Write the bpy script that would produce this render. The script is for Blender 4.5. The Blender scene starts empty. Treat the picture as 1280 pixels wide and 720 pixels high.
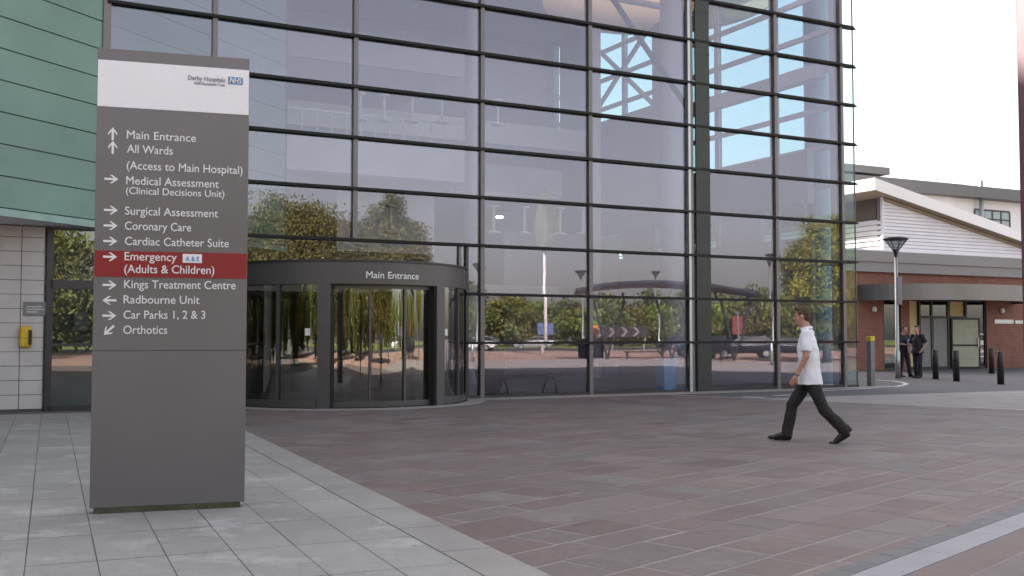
import bpy, bmesh, math, random
import numpy as np
from mathutils import Vector, Matrix
random.seed(7)
rng = np.random.default_rng(11)
R = math.radians
scene = bpy.context.scene
col = scene.collection

# ------------------------------------------------------------------ site survey
F, CH = 1320.0, 1.38                     # focal length in photo pixels, eye height
PITCH = math.atan(62 / 1320)
def ray(px, py):
    u, v = (px - 640) / F, (360 - py) / F
    return Vector((u, math.cos(PITCH) - v * math.sin(PITCH), math.sin(PITCH) + v * math.cos(PITCH)))
def gpt(px, py, z=0.0):
    d = ray(px, py); t = (z - CH) / d.z
    return Vector((d.x * t, d.y * t, z))
def at(px, py, Z):
    d = ray(px, py); t = Z / d.y
    return Vector((d.x * t, Z, CH + d.z * t))
ANG = math.atan(0.5282)                  # direction of the glass front
E = Vector((math.cos(ANG), math.sin(ANG), 0)); IN = Vector((-math.sin(ANG), math.cos(ANG), 0))
Q0 = Vector((0, 24.47, 0))
def W(s, t, z=0.0): return Q0 + E * s + IN * t + Vector((0, 0, z))
def fs(px, t=0.0):                       # s on the plane at depth t seen at this column near eye level
    k = (px - 640) / F
    b = Q0 + IN * t
    return (k * b.y - b.x) / (E.x - k * E.y)
def st(p):
    d = p - Q0; return d.dot(E), d.dot(IN)
def mir(p):                              # mirror image in the glass front
    p = Vector(p); n = (p - Q0).dot(IN); return p - IN * (2 * n)
def vpos(px, Z):                         # where a thing stands whose reflection shows at this column and depth
    q = mir(Vector(((px - 640) / F * Z, Z, 0))); return q

# ------------------------------------------------------------------ materials
def lin(*c): return tuple((x / 255 / 12.92 if x / 255 <= .04045 else ((x / 255 + .055) / 1.055) ** 2.4) for x in c)
MATS = {}
def M(name, c, rough=.6, metal=0.0, var=.12, scale=2.5, bump=0.0, bscale=60, spec=.5, fine=.06, coat=0.0):
    if name in MATS: return MATS[name]
    m = bpy.data.materials.new(name); m.use_nodes = True; nt = m.node_tree; N = nt.nodes; L = nt.links
    b = N['Principled BSDF']; tc = N.new('ShaderNodeTexCoord')
    n1 = N.new('ShaderNodeTexNoise'); n1.inputs['Scale'].default_value = scale; n1.inputs['Detail'].default_value = 6
    n2 = N.new('ShaderNodeTexNoise'); n2.inputs['Scale'].default_value = bscale; n2.inputs['Detail'].default_value = 3
    L.new(tc.outputs['Object'], n1.inputs['Vector']); L.new(tc.outputs['Object'], n2.inputs['Vector'])
    r = N.new('ShaderNodeValToRGB'); L.new(n1.outputs['Fac'], r.inputs['Fac'])
    r.color_ramp.elements[0].position = .3; r.color_ramp.elements[1].position = .7
    r.color_ramp.elements[0].color = tuple(x * (1 - var) for x in c) + (1,)
    r.color_ramp.elements[1].color = tuple(min(1, x * (1 + var)) for x in c) + (1,)
    mr = N.new('ShaderNodeMapRange'); mr.inputs['To Min'].default_value = 1 - fine; mr.inputs['To Max'].default_value = 1 + fine
    L.new(n2.outputs['Fac'], mr.inputs['Value'])
    mx = N.new('ShaderNodeVectorMath'); mx.operation = 'SCALE'
    L.new(r.outputs['Color'], mx.inputs[0]); L.new(mr.outputs['Result'], mx.inputs['Scale'])
    L.new(mx.outputs['Vector'], b.inputs['Base Color'])
    rr = N.new('ShaderNodeMapRange'); rr.inputs['To Min'].default_value = max(0, rough - .08); rr.inputs['To Max'].default_value = min(1, rough + .08)
    L.new(n1.outputs['Fac'], rr.inputs['Value']); L.new(rr.outputs['Result'], b.inputs['Roughness'])
    b.inputs['Metallic'].default_value = metal; b.inputs['Specular IOR Level'].default_value = spec
    b.inputs['Coat Weight'].default_value = coat
    if bump:
        bp = N.new('ShaderNodeBump'); bp.inputs['Strength'].default_value = bump; bp.inputs['Distance'].default_value = .01
        L.new(n2.outputs['Fac'], bp.inputs['Height']); L.new(bp.outputs['Normal'], b.inputs['Normal'])
    MATS[name] = m; return m

def glass_mat(name, tint, refl, base=.2, rough=0.0, wave=0.0):
    m = bpy.data.materials.new(name); m.use_nodes = True; nt = m.node_tree; N = nt.nodes; L = nt.links
    N.remove(N['Principled BSDF']); out = N['Material Output']
    tr = N.new('ShaderNodeBsdfTransparent'); tr.inputs['Color'].default_value = tint + (1,)
    gl = N.new('ShaderNodeBsdfGlossy'); gl.inputs['Color'].default_value = refl + (1,); gl.inputs['Roughness'].default_value = rough
    ge = N.new('ShaderNodeNewGeometry'); dt = N.new('ShaderNodeVectorMath'); dt.operation = 'DOT_PRODUCT'
    L.new(ge.outputs['Normal'], dt.inputs[0]); L.new(ge.outputs['Incoming'], dt.inputs[1])
    def mth(op, a_, b_=None):
        x = N.new('ShaderNodeMath'); x.operation = op
        for i, q in enumerate((a_, b_)):
            if q is None: continue
            if isinstance(q, (int, float)): x.inputs[i].default_value = q
            else: L.new(q, x.inputs[i])
        if op == 'MULTIPLY_ADD': x.inputs[2].default_value = .89
        return x.outputs[0]
    sch = mth('POWER', mth('SUBTRACT', 1.0, mth('ABSOLUTE', dt.outputs['Value'])), 5.0)
    mr = N.new('ShaderNodeMapRange'); mr.inputs['To Min'].default_value = base; L.new(sch, mr.inputs['Value'])
    mix = N.new('ShaderNodeMixShader'); oi = N.new('ShaderNodeObjectInfo')
    L.new(mth('MULTIPLY', mr.outputs['Result'], mth('MULTIPLY_ADD', oi.outputs['Random'], .22)), mix.inputs['Fac'])
    L.new(tr.outputs['BSDF'], mix.inputs[1]); L.new(gl.outputs['BSDF'], mix.inputs[2]); L.new(mix.outputs['Shader'], out.inputs['Surface'])
    if wave:
        tc = N.new('ShaderNodeTexCoord'); no = N.new('ShaderNodeTexNoise'); no.inputs['Scale'].default_value = .9; no.inputs['Detail'].default_value = 1
        bp = N.new('ShaderNodeBump'); bp.inputs['Strength'].default_value = wave; bp.inputs['Distance'].default_value = .01
        L.new(tc.outputs['Object'], no.inputs['Vector']); L.new(no.outputs['Fac'], bp.inputs['Height']); L.new(bp.outputs['Normal'], gl.inputs['Normal'])
    MATS[name] = m; return m

def paver_mat(name, cols, rough=.75, dirt=.18, stain=0.0, fine=.14):
    """stone flags: one colour per flag from the face attribute, blotches, grain and pale lime bloom"""
    m = bpy.data.materials.new(name); m.use_nodes = True; nt = m.node_tree; N = nt.nodes; L = nt.links
    b = N['Principled BSDF']; a = N.new('ShaderNodeAttribute'); a.attribute_name = 'tone'
    r = N.new('ShaderNodeValToRGB'); L.new(a.outputs['Fac'], r.inputs['Fac']); r.color_ramp.interpolation = 'LINEAR'
    el = r.color_ramp.elements
    while len(el) < len(cols): el.new(.5)
    for i, c in enumerate(cols):
        el[i].position = i / (len(cols) - 1); el[i].color = c + (1,)
    g = N.new('ShaderNodeNewGeometry')
    def noise(s, d=5):
        n = N.new('ShaderNodeTexNoise'); n.inputs['Scale'].default_value = s; n.inputs['Detail'].default_value = d; n.inputs['Roughness'].default_value = .65
        L.new(g.outputs['Position'], n.inputs['Vector']); return n
    n1, n2, n3 = noise(.55), noise(9), noise(70, 3)
    def mr(n, lo, hi, a0=.25, a1=.75):
        x = N.new('ShaderNodeMapRange'); x.inputs['From Min'].default_value = a0; x.inputs['From Max'].default_value = a1
        x.inputs['To Min'].default_value = lo; x.inputs['To Max'].default_value = hi; L.new(n.outputs['Fac'], x.inputs['Value']); return x
    def mul(p, q):
        x = N.new('ShaderNodeMath'); x.operation = 'MULTIPLY'; L.new(p.outputs[0], x.inputs[0]); L.new(q.outputs[0], x.inputs[1]); return x
    k = mul(mul(mr(n1, 1 - dirt, 1 + dirt), mr(n2, 1 - dirt * .8, 1 + dirt * .8)), mr(n3, 1 - fine, 1 + fine))
    v = N.new('ShaderNodeVectorMath'); v.operation = 'SCALE'; L.new(r.outputs['Color'], v.inputs[0]); L.new(k.outputs[0], v.inputs['Scale'])
    last = v.outputs['Vector']
    if stain:
        n4 = noise(1.7, 8); s = mr(n4, 0, stain, .54, .66)
        mx = N.new('ShaderNodeMix'); mx.data_type = 'RGBA'; L.new(s.outputs[0], mx.inputs['Factor']); L.new(last, mx.inputs['A']); mx.inputs['B'].default_value = (.52, .51, .50, 1)
        last = mx.outputs['Result']
    vo = N.new('ShaderNodeTexVoronoi'); vo.inputs['Scale'].default_value = 2.1; vo.inputs['Randomness'].default_value = 1; L.new(g.outputs['Position'], vo.inputs['Vector'])
    gm = N.new('ShaderNodeMapRange'); gm.inputs['From Min'].default_value = .035; gm.inputs['From Max'].default_value = .06; gm.inputs['To Min'].default_value = .45; gm.inputs['To Max'].default_value = 0; L.new(vo.outputs['Distance'], gm.inputs['Value'])
    mg = N.new('ShaderNodeMix'); mg.data_type = 'RGBA'; L.new(gm.outputs[0], mg.inputs['Factor']); L.new(last, mg.inputs['A']); mg.inputs['B'].default_value = (.09, .085, .08, 1); last = mg.outputs['Result']
    L.new(last, b.inputs['Base Color'])
    rr = mr(n2, rough - .12, rough + .12); L.new(rr.outputs[0], b.inputs['Roughness'])
    bp = N.new('ShaderNodeBump'); bp.inputs['Strength'].default_value = .35; bp.inputs['Distance'].default_value = .006
    L.new(n2.outputs['Fac'], bp.inputs['Height']); L.new(bp.outputs['Normal'], b.inputs['Normal'])
    MATS[name] = m; return m

def leaf_mat(name, c1, c2):
    m = bpy.data.materials.new(name); m.use_nodes = True; nt = m.node_tree; N = nt.nodes; L = nt.links
    b = N['Principled BSDF']; a = N.new('ShaderNodeAttribute'); a.attribute_name = 'tone'
    r = N.new('ShaderNodeValToRGB'); L.new(a.outputs['Fac'], r.inputs['Fac'])
    r.color_ramp.elements[0].color = c1 + (1,); r.color_ramp.elements[1].color = c2 + (1,)
    L.new(r.outputs['Color'], b.inputs['Base Color']); b.inputs['Roughness'].default_value = .6
    t = N.new('ShaderNodeBsdfTranslucent'); L.new(r.outputs['Color'], t.inputs['Color'])
    mx = N.new('ShaderNodeMixShader'); mx.inputs['Fac'].default_value = .3
    L.new(b.outputs['BSDF'], mx.inputs[1]); L.new(t.outputs['BSDF'], mx.inputs[2]); L.new(mx.outputs['Shader'], N['Material Output'].inputs['Surface'])
    MATS[name] = m; return m

def brick_mat(name, c1, c2, mortar):
    m = bpy.data.materials.new(name); m.use_nodes = True; nt = m.node_tree; N = nt.nodes; L = nt.links
    b = N['Principled BSDF']; tc = N.new('ShaderNodeTexCoord'); sp = N.new('ShaderNodeSeparateXYZ'); cb = N.new('ShaderNodeCombineXYZ')
    L.new(tc.outputs['Object'], sp.inputs[0]); ad = N.new('ShaderNodeMath'); L.new(sp.outputs['X'], ad.inputs[0]); L.new(sp.outputs['Y'], ad.inputs[1])
    L.new(ad.outputs[0], cb.inputs['X']); L.new(sp.outputs['Z'], cb.inputs['Y'])
    br = N.new('ShaderNodeTexBrick'); br.inputs['Scale'].default_value = 1; br.inputs['Brick Width'].default_value = .225; br.inputs['Row Height'].default_value = .075
    br.inputs['Mortar Size'].default_value = .008; br.inputs['Color1'].default_value = c1 + (1,); br.inputs['Color2'].default_value = c2 + (1,); br.inputs['Mortar'].default_value = mortar + (1,)
    L.new(cb.outputs[0], br.inputs['Vector'])
    n = N.new('ShaderNodeTexNoise'); n.inputs['Scale'].default_value = 1.2; n.inputs['Detail'].default_value = 6; L.new(tc.outputs['Object'], n.inputs['Vector'])
    mr = N.new('ShaderNodeMapRange'); mr.inputs['To Min'].default_value = .7; mr.inputs['To Max'].default_value = 1.3; L.new(n.outputs['Fac'], mr.inputs['Value'])
    v = N.new('ShaderNodeVectorMath'); v.operation = 'SCALE'; L.new(br.outputs['Color'], v.inputs[0]); L.new(mr.outputs[0], v.inputs['Scale'])
    L.new(v.outputs['Vector'], b.inputs['Base Color']); b.inputs['Roughness'].default_value = .85
    MATS[name] = m; return m

m_sign = M('sign grey enamel', (.166, .155, .161), .30, .0, .10, .7, spec=.5, fine=.03)
m_white_panel = M('white vinyl', (.84, .85, .91), .4, 0, .02, 1)
m_red = M('red vinyl', (.27, .010, .014), .4, 0, .05, 1)
m_letter = M('white lettering', (.82, .83, .85), .5, 0, .01, 1)
m_blue = M('blue print', (.07, .27, .52), .5, 0, .02, 1)
m_greyprint = M('grey print', (.25, .25, .33), .5, 0, .02, 1)
m_moss = M('mossy plinth', (.075, .075, .05), .9, 0, .35, 9)
m_copper = M('patinated copper sheet', (.175, .30, .262), .5, .0, .14, .55, spec=.4, fine=.03)
m_copper_edge = M('copper seam', (.05, .10, .09), .6)
m_copper_pale = M('copper soffit trim', (.27, .42, .39), .5)
m_tile = M('pale stone block', (.50, .475, .475), .6, 0, .10, 1.3)
m_joint_shade = M('dark joint and shade', (.09, .08, .08), .9)  # stone joints, and the painted shade on two inner walls
m_frame = M('dark bronze aluminium', (.045, .042, .045), .4, .3, .08, 2)
m_fin = M('dark fin', (.014, .013, .014), .6, 0, .06, 2, spec=.25)
m_mull = M('grey aluminium', (.16, .145, .15), .4, .3, .06, 2)
m_door = M('entrance drum grey', (.085, .078, .082), .38, .2, .06, 1.2)
m_black = M('black rubber', (.014, .014, .014), .5)
m_steel = M('dark green steel', (.030, .036, .032), .5, .2, .2, 1.5)
m_galv = M('galvanised steel', (.42, .43, .44), .38, .7, .1, 4)
m_plaster = M('lilac plaster', (.42, .41, .48), .7, 0, .05, .6)
m_white_wall = M('white plaster', (.78, .78, .80), .7, 0, .04, .8)
m_column = M('painted column', (.56, .55, .64), .5, 0, .04, .8)
m_ceil = M('ceiling', (.66, .65, .70), .8, 0, .05, .4)
m_timber = M('timber ceiling raft', (.80, .58, .38), .5, 0, .16, 1.2)
m_intfloor = M('interior floor', (.22, .21, .21), .35, 0, .12, .8)
m_yellow = M('yellow plastic', (.62, .42, .03), .4, 0, .08, 6)
m_plaque = M('grey plaque', (.16, .16, .18), .4)
m_bin = M('blue plastic', (.22, .52, .88), .45, 0, .08, 3)
m_brick = brick_mat('red brick', (.26, .085, .06), (.20, .07, .055), (.25, .17, .14))
m_band = M('zinc band', (.20, .19, .195), .5, .2, .08, .8)
m_canopy = M('canopy metal', (.17, .16, .155), .35, .2, .1, .8)
m_louvre = M('white louvre board', (.72, .71, .76), .5, 0, .04, 1)
m_louvre_gap = M('louvre gap', (.20, .19, .21), .8)
m_render = M('white render', (.80, .79, .80), .7, 0, .03, .6)
m_brownpanel = M('brown panel', (.12, .095, .075), .6)
m_soffit = M('tan soffit', (.30, .235, .17), .7, 0, .1, 1)
m_roofgrey = M('grey roof metal', (.13, .125, .13), .5, .1, .08, .6)
m_cream = M('cream pier', (.58, .45, .22), .6, 0, .06, 1)
m_doorlight = M('pale door blind', (.42, .43, .33), .6, 0, .1, 3)
m_poster = M('notice paper', (.72, .72, .76), .6, 0, .03, 4)
m_postergrey = M('grey notice', (.22, .22, .23), .6, 0, .1, 8)
m_bollard = M('black bollard paint', (.022, .019, .017), .45, 0, .15, 6)
m_greyboll = M('grey bollard paint', (.17, .165, .17), .45, 0, .1, 6)
m_maroon = M('dark maroon paint', (.10, .045, .065), .5, 0, .15, 3)
m_skin = M('skin', (.50, .27, .20), .55, 0, .08, 14)
m_hair = M('brown hair', (.075, .042, .025), .6, 0, .3, 60, bump=.4, bscale=260)
m_shirt = M('white cotton', (.84, .85, .92), .8, 0, .03, 6, bump=.25, bscale=24)
m_trouser = M('charcoal trousers', (.022, .020, .020), .85, 0, .15, 8, bump=.25, bscale=22)
m_shoe = M('black leather', (.012, .011, .011), .35)
m_darkcloth = M('dark uniform', (.020, .018, .024), .85, 0, .15, 8)
m_lilac = M('lilac cotton', (.42, .40, .52), .85, 0, .08, 8)
m_eye = M('eye', (.02, .015, .012), .2)
m_watch = M('steel watch', (.25, .25, .27), .3, .9)
m_bark = M('bark', (.08, .06, .045), .9, 0, .3, 9, bump=.5, bscale=40)
m_asphalt = M('asphalt', (.125, .12, .13), .85, 0, .12, .5, bump=.3, bscale=120, fine=.12)
m_road = M('road asphalt', (.055, .055, .058), .85, 0, .12, .4, bump=.2, bscale=120)
m_paint = M('road paint', (.60, .59, .60), .6, 0, .12, 5)
m_kerb = M('pale granite kerb', (.345, .34, .365), .75, 0, .10, 2.5, bump=.2, bscale=90, fine=.1)
m_darkgran = M('dark granite strip', (.16, .16, .165), .7, 0, .14, 4, bump=.2, bscale=90, fine=.12)
m_apron = M('concrete apron', (.31, .295, .28), .8, 0, .12, 1.5, fine=.1)
m_pink = M('pink plaza setts', (.40, .265, .215), .8, 0, .18, .25)
m_verge = M('verge grass', (.17, .21, .05), .9, 0, .35, .3)
m_bed = M('mortar bed', (.33, .30, .29), .9, 0, .15, 2, fine=.1)
m_beddark = M('dark sanded joint', (.13, .125, .12), .95, 0, .2, 3, fine=.1)
m_car_dark = M('dark car paint', (.018, .018, .022), .2, .2, .03, 1, coat=.6)
m_car_silver = M('silver car paint', (.50, .51, .52), .25, .5, .03, 1, coat=.6)
m_car_white = M('white car paint', (.75, .75, .75), .25, 0, .03, 1, coat=.6)
m_carglass = M('car glass', (.02, .022, .025), .08, 0, .02, 1)
m_upglass = M('painted sky window glass', (.30, .36, .38), .08, 0, .02, 1)  # pale base colour stands for the sky mirrored in the panes
m_tyre = M('tyre', (.02, .02, .02), .8)
m_lampglass = M('headlamp', (.7, .7, .7), .1)
m_orange = M('orange planter', (.60, .22, .04), .5)
m_signblue = M('blue street sign', (.10, .15, .30), .4)
m_signred = M('red street sign', (.20, .055, .045), .45)
m_leafsteel = M('brushed leaf metal', (.26, .31, .31), .45, .0, .15, 2)
m_planter = M('dark planter', (.012, .009, .010), .6)
m_pave_brown = paver_mat('sandstone flags', [(.162, .120, .114), (.186, .139, .133), (.174, .149, .143), (.196, .142, .133), (.192, .167, .160), (.218, .170, .160)], .68, .14, .10)
m_pave_grey = paver_mat('concrete flags', [(.305, .295, .282), (.328, .316, .302), (.35, .338, .324)], .75, .14, .6)
m_leaf_green = leaf_mat('green leaves', (.10, .15, .028), (.30, .40, .07))
m_leaf_olive = leaf_mat('olive leaves', (.085, .085, .022), (.25, .235, .06))
m_leaf_yellow = leaf_mat('yellow green leaves', (.15, .165, .022), (.46, .46, .07))
m_leaf_dark = leaf_mat('dark leaves', (.075, .095, .03), (.22, .25, .075))
m_lamp = bpy.data.materials.new('lit lamp'); m_lamp.use_nodes = True
m_lamp.node_tree.nodes['Principled BSDF'].inputs['Emission Color'].default_value = (1, .97, .9, 1); m_lamp.node_tree.nodes['Principled BSDF'].inputs['Emission Strength'].default_value = 2.5
m_opal = bpy.data.materials.new('opal rooflight'); m_opal.use_nodes = True  # diffusing sheet for the roof panel added to brighten the interior
_n = m_opal.node_tree.nodes; _t = _n.new('ShaderNodeBsdfTranslucent'); _t.inputs['Color'].default_value = (.72, .72, .73, 1)
m_opal.node_tree.links.new(_t.outputs[0], _n['Material Output'].inputs['Surface'])
m_raft = bpy.data.materials.new('translucent ceiling raft'); m_raft.use_nodes = True  # translucency added so light from the panel above glows through
_n = m_raft.node_tree.nodes; _l = m_raft.node_tree.links; _t = _n.new('ShaderNodeBsdfTranslucent'); _w = _n.new('ShaderNodeTexNoise'); _w.inputs['Scale'].default_value = .6; _r = _n.new('ShaderNodeValToRGB')
_r.color_ramp.elements[0].color = (.24, .17, .105, 1); _r.color_ramp.elements[1].color = (.32, .235, .155, 1); _l.new(_w.outputs['Fac'], _r.inputs['Fac']); _l.new(_r.outputs['Color'], _t.inputs['Color']); _l.new(_t.outputs[0], _n['Material Output'].inputs['Surface'])
m_glass = glass_mat('facade glass', (.80, .81, .84), (.79, .76, .86), .105, rough=.012, wave=.06)
m_glass_side = glass_mat('side glass', (.56, .75, .78), (.8, .85, .95), .06)
m_glass_strip = glass_mat('corner glass', (.84, .95, .94), (.8, .85, .95), .04)
m_glass_door = glass_mat('door glass', (.62, .62, .60), (.85, .85, .85), .17, wave=.06)
m_glass_small = glass_mat('window glass', (.55, .58, .58), (.9, .9, .92), .12)

# ------------------------------------------------------------------ mesh helpers
def mesh_obj(name, V, Fc, mat, parent=None, smooth=False, mats=None, midx=None, tone=None):
    me = bpy.data.meshes.new(name); me.from_pydata([tuple(v) for v in V], [], Fc)
    for m in (mats or [mat]): me.materials.append(m)
    if midx is not None: me.polygons.foreach_set('material_index', midx)
    if smooth: me.polygons.foreach_set('use_smooth', [True] * len(me.polygons))
    if tone is not None:
        a = me.attributes.new('tone', 'FLOAT', 'FACE'); a.data.foreach_set('value', tone)
    me.update()
    o = bpy.data.objects.new(name, me); col.objects.link(o)
    if parent is not None: o.parent = parent
    return o
class B:
    """collects solid shapes for one mesh"""
    def __init__(s): s.V = []; s.F = []; s.I = []
    def add(s, V, Fc, mi=0):
        k = len(s.V); s.V += [Vector(v) for v in V]; s.F += [tuple(k + i for i in f) for f in Fc]; s.I += [mi] * len(Fc); return s
    def box(s, x0, x1, y0, y1, z0, z1, mi=0):
        return s.add([(x0, y0, z0), (x1, y0, z0), (x1, y1, z0), (x0, y1, z0), (x0, y0, z1), (x1, y0, z1), (x1, y1, z1), (x0, y1, z1)],
                     [(3, 2, 1, 0), (4, 5, 6, 7), (0, 1, 5, 4), (1, 2, 6, 5), (2, 3, 7, 6), (3, 0, 4, 7)], mi)
    def prism(s, poly, z0, z1, mi=0):
        n = len(poly); V = [(p[0], p[1], z0) for p in poly] + [(p[0], p[1], z1) for p in poly]
        return s.add(V, [tuple(range(n - 1, -1, -1)), tuple(range(n, 2 * n))] + [(i, (i + 1) % n, n + (i + 1) % n, n + i) for i in range(n)], mi)
    def prism_y(s, poly, y0, y1, mi=0):   # outline in x,z
        n = len(poly); V = [(p[0], y0, p[1]) for p in poly] + [(p[0], y1, p[1]) for p in poly]
        return s.add(V, [tuple(range(n)), tuple(range(2 * n - 1, n - 1, -1))] + [(i, n + i, n + (i + 1) % n, (i + 1) % n) for i in range(n)], mi)
    def tube(s, pts, rad, n=10, mi=0, cap=True):
        pts = [Vector(p) for p in pts]; rad = rad if hasattr(rad, '__len__') else [rad] * len(pts)
        k = len(s.V)
        for i, p in enumerate(pts):
            d = (pts[min(i + 1, len(pts) - 1)] - pts[max(i - 1, 0)]).normalized()
            u = d.orthogonal().normalized() if i == 0 else (u - d * u.dot(d)).normalized()
            w = d.cross(u)
            for j in range(n):
                a = 2 * math.pi * j / n; s.V.append(p + (u * math.cos(a) + w * math.sin(a)) * rad[i])
        for i in range(len(pts) - 1):
            for j in range(n):
                s.F.append((k + i * n + j, k + i * n + (j + 1) % n, k + (i + 1) * n + (j + 1) % n, k + (i + 1) * n + j)); s.I.append(mi)
        if cap:
            s.F.append(tuple(k + j for j in range(n - 1, -1, -1))); s.F.append(tuple(k + (len(pts) - 1) * n + j for j in range(n))); s.I += [mi, mi]
        return s
    def lathe(s, prof, n=24, c=(0, 0, 0), mi=0, a0=0, a1=2 * math.pi):
        k = len(s.V); full = abs(a1 - a0 - 2 * math.pi) < 1e-6; m = n if full else n + 1
        for r, z in prof:
            for j in range(m):
                a = a0 + (a1 - a0) * j / n; s.V.append(Vector((c[0] + r * math.cos(a), c[1] + r * math.sin(a), c[2] + z)))
        for i in range(len(prof) - 1):
            for j in range(n):
                q = (j + 1) % m if full else j + 1
                s.F.append((k + i * m + j, k + i * m + q, k + (i + 1) * m + q, k + (i + 1) * m + j)); s.I.append(mi)
        return s
    def sphere(s, c, r, n=12, mi=0):
        rx, ry, rz = r if hasattr(r, '__len__') else (r, r, r); h = n // 2 + 1; k = len(s.V); c = Vector(c)
        s.V.append(c + Vector((0, 0, -rz)))
        for i in range(1, h):
            ph = -math.pi / 2 + math.pi * i / h
            for j in range(n):
                a = 2 * math.pi * j / n; s.V.append(c + Vector((rx * math.cos(ph) * math.cos(a), ry * math.cos(ph) * math.sin(a), rz * math.sin(ph))))
        s.V.append(c + Vector((0, 0, rz))); top = len(s.V) - 1
        for j in range(n):
            s.F.append((k, k + 1 + (j + 1) % n, k + 1 + j)); s.F.append((top, top - n + j, top - n + (j + 1) % n)); s.I += [mi, mi]
        for i in range(h - 2):
            for j in range(n):
                a = k + 1 + i * n; s.F.append((a + j, a + (j + 1) % n, a + n + (j + 1) % n, a + n + j)); s.I.append(mi)
        return s
    def cone(s, a, b, ra, rb, n=14):
        s.sphere(a, ra, n); s.sphere(b, rb, n); s.tube([a, b], [ra, rb], n); return s
    def ellipses(s, rings, n=24):          # rings: centre, half-x, half-y (rings in the xy plane)
        k = len(s.V)
        for c, rx, ry in rings:
            c = Vector(c)
            for j in range(n):
                a = 2 * math.pi * j / n; s.V.append(c + Vector((rx * math.cos(a), ry * math.sin(a), 0)))
        for i in range(len(rings) - 1):
            for j in range(n): s.F.append((k + i * n + j, k + i * n + (j + 1) % n, k + (i + 1) * n + (j + 1) % n, k + (i + 1) * n + j)); s.I.append(0)
        s.F.append(tuple(k + j for j in range(n - 1, -1, -1))); s.F.append(tuple(k + (len(rings) - 1) * n + j for j in range(n))); s.I += [0, 0]
        return s
    def obj(s, name, mat, parent=None, smooth=False):
        mats = mat if isinstance(mat, list) else [mat]
        return mesh_obj(name, s.V, s.F, None, parent, smooth, mats, s.I)
def bevel(o, w=.01, seg=2):
    md = o.modifiers.new('edge', 'BEVEL'); md.width = w; md.segments = seg; md.limit_method = 'ANGLE'; md.angle_limit = R(40); return o
def tag(o, label=None, cat=None, group=None, kind=None):
    if label: o['label'] = label
    if cat: o['category'] = cat
    if group: o['group'] = group
    if kind: o['kind'] = kind
    return o
def thing(name, label, cat, loc=(0, 0, 0), rz=0.0, group=None):
    o = bpy.data.objects.new(name, None); o.empty_display_size = .2; col.objects.link(o)
    o.location = loc; o.rotation_euler = (0, 0, rz); return tag(o, label, cat, group)
def struct(o): o['kind'] = 'structure'; return o
def kids(o): return [c for c in scene.objects if c.parent == o]
def dup(o, loc, rz, label, parent=None):
    c = o.copy(); col.objects.link(c)
    if parent is None:
        c.location = loc; c.rotation_euler = (0, 0, rz); c['label'] = label
    else: c.parent = parent
    for ch in kids(o): dup(ch, None, None, None, c)
    return c
def text_mesh(body, size=1.0, shear=0.0, offset=0.0, extrude=.001, spacing=1.0, bev=0.0):
    cu = bpy.data.curves.new('t', 'FONT'); cu.body = body; cu.size = size; cu.shear = shear; cu.offset = offset; cu.extrude = extrude; cu.space_character = spacing; cu.bevel_depth = bev; cu.bevel_resolution = 0
    cu.resolution_u = 4
    o = bpy.data.objects.new('t', cu); col.objects.link(o)
    dg = bpy.context.evaluated_depsgraph_get(); me = bpy.data.meshes.new_from_object(o.evaluated_get(dg))
    V = [v.co.copy() for v in me.vertices]; Fc = [tuple(p.vertices) for p in me.polygons]
    bpy.data.objects.remove(o); bpy.data.curves.remove(cu); bpy.data.meshes.remove(me)
    x0 = min(v.x for v in V); V = [Vector((v.x - x0, v.y, v.z)) for v in V]
    return V, Fc, max(v.x for v in V)
def union(b, name, mat, parent, voxel=.008, smooth=4, noise=0.0, nscale=8.0):
    """grow the collected overlapping solids into one continuous skin"""
    o = b.obj('tmp', mat)
    md = o.modifiers.new('r', 'REMESH'); md.mode = 'VOXEL'; md.voxel_size = voxel
    if smooth:
        sm = o.modifiers.new('s', 'SMOOTH'); sm.factor = .5; sm.iterations = smooth
    dg = bpy.context.evaluated_depsgraph_get(); me = bpy.data.meshes.new_from_object(o.evaluated_get(dg))
    bpy.data.objects.remove(o)
    if noise:
        from mathutils import noise as nz
        me.update()
        for v in me.vertices:
            c = v.co; v.co += v.normal * noise * (nz.noise(c * nscale) + .7 * nz.noise(Vector((c.x * 2.4, c.y * 2.4, c.z * .9 + c.x)) * nscale))
    me.materials.clear(); me.materials.append(mat if not isinstance(mat, list) else mat[0])
    me.polygons.foreach_set('use_smooth', [True] * len(me.polygons)); me.name = name
    r = bpy.data.objects.new(name, me); col.objects.link(r)
    if parent is not None: r.parent = parent
    return r

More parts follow.
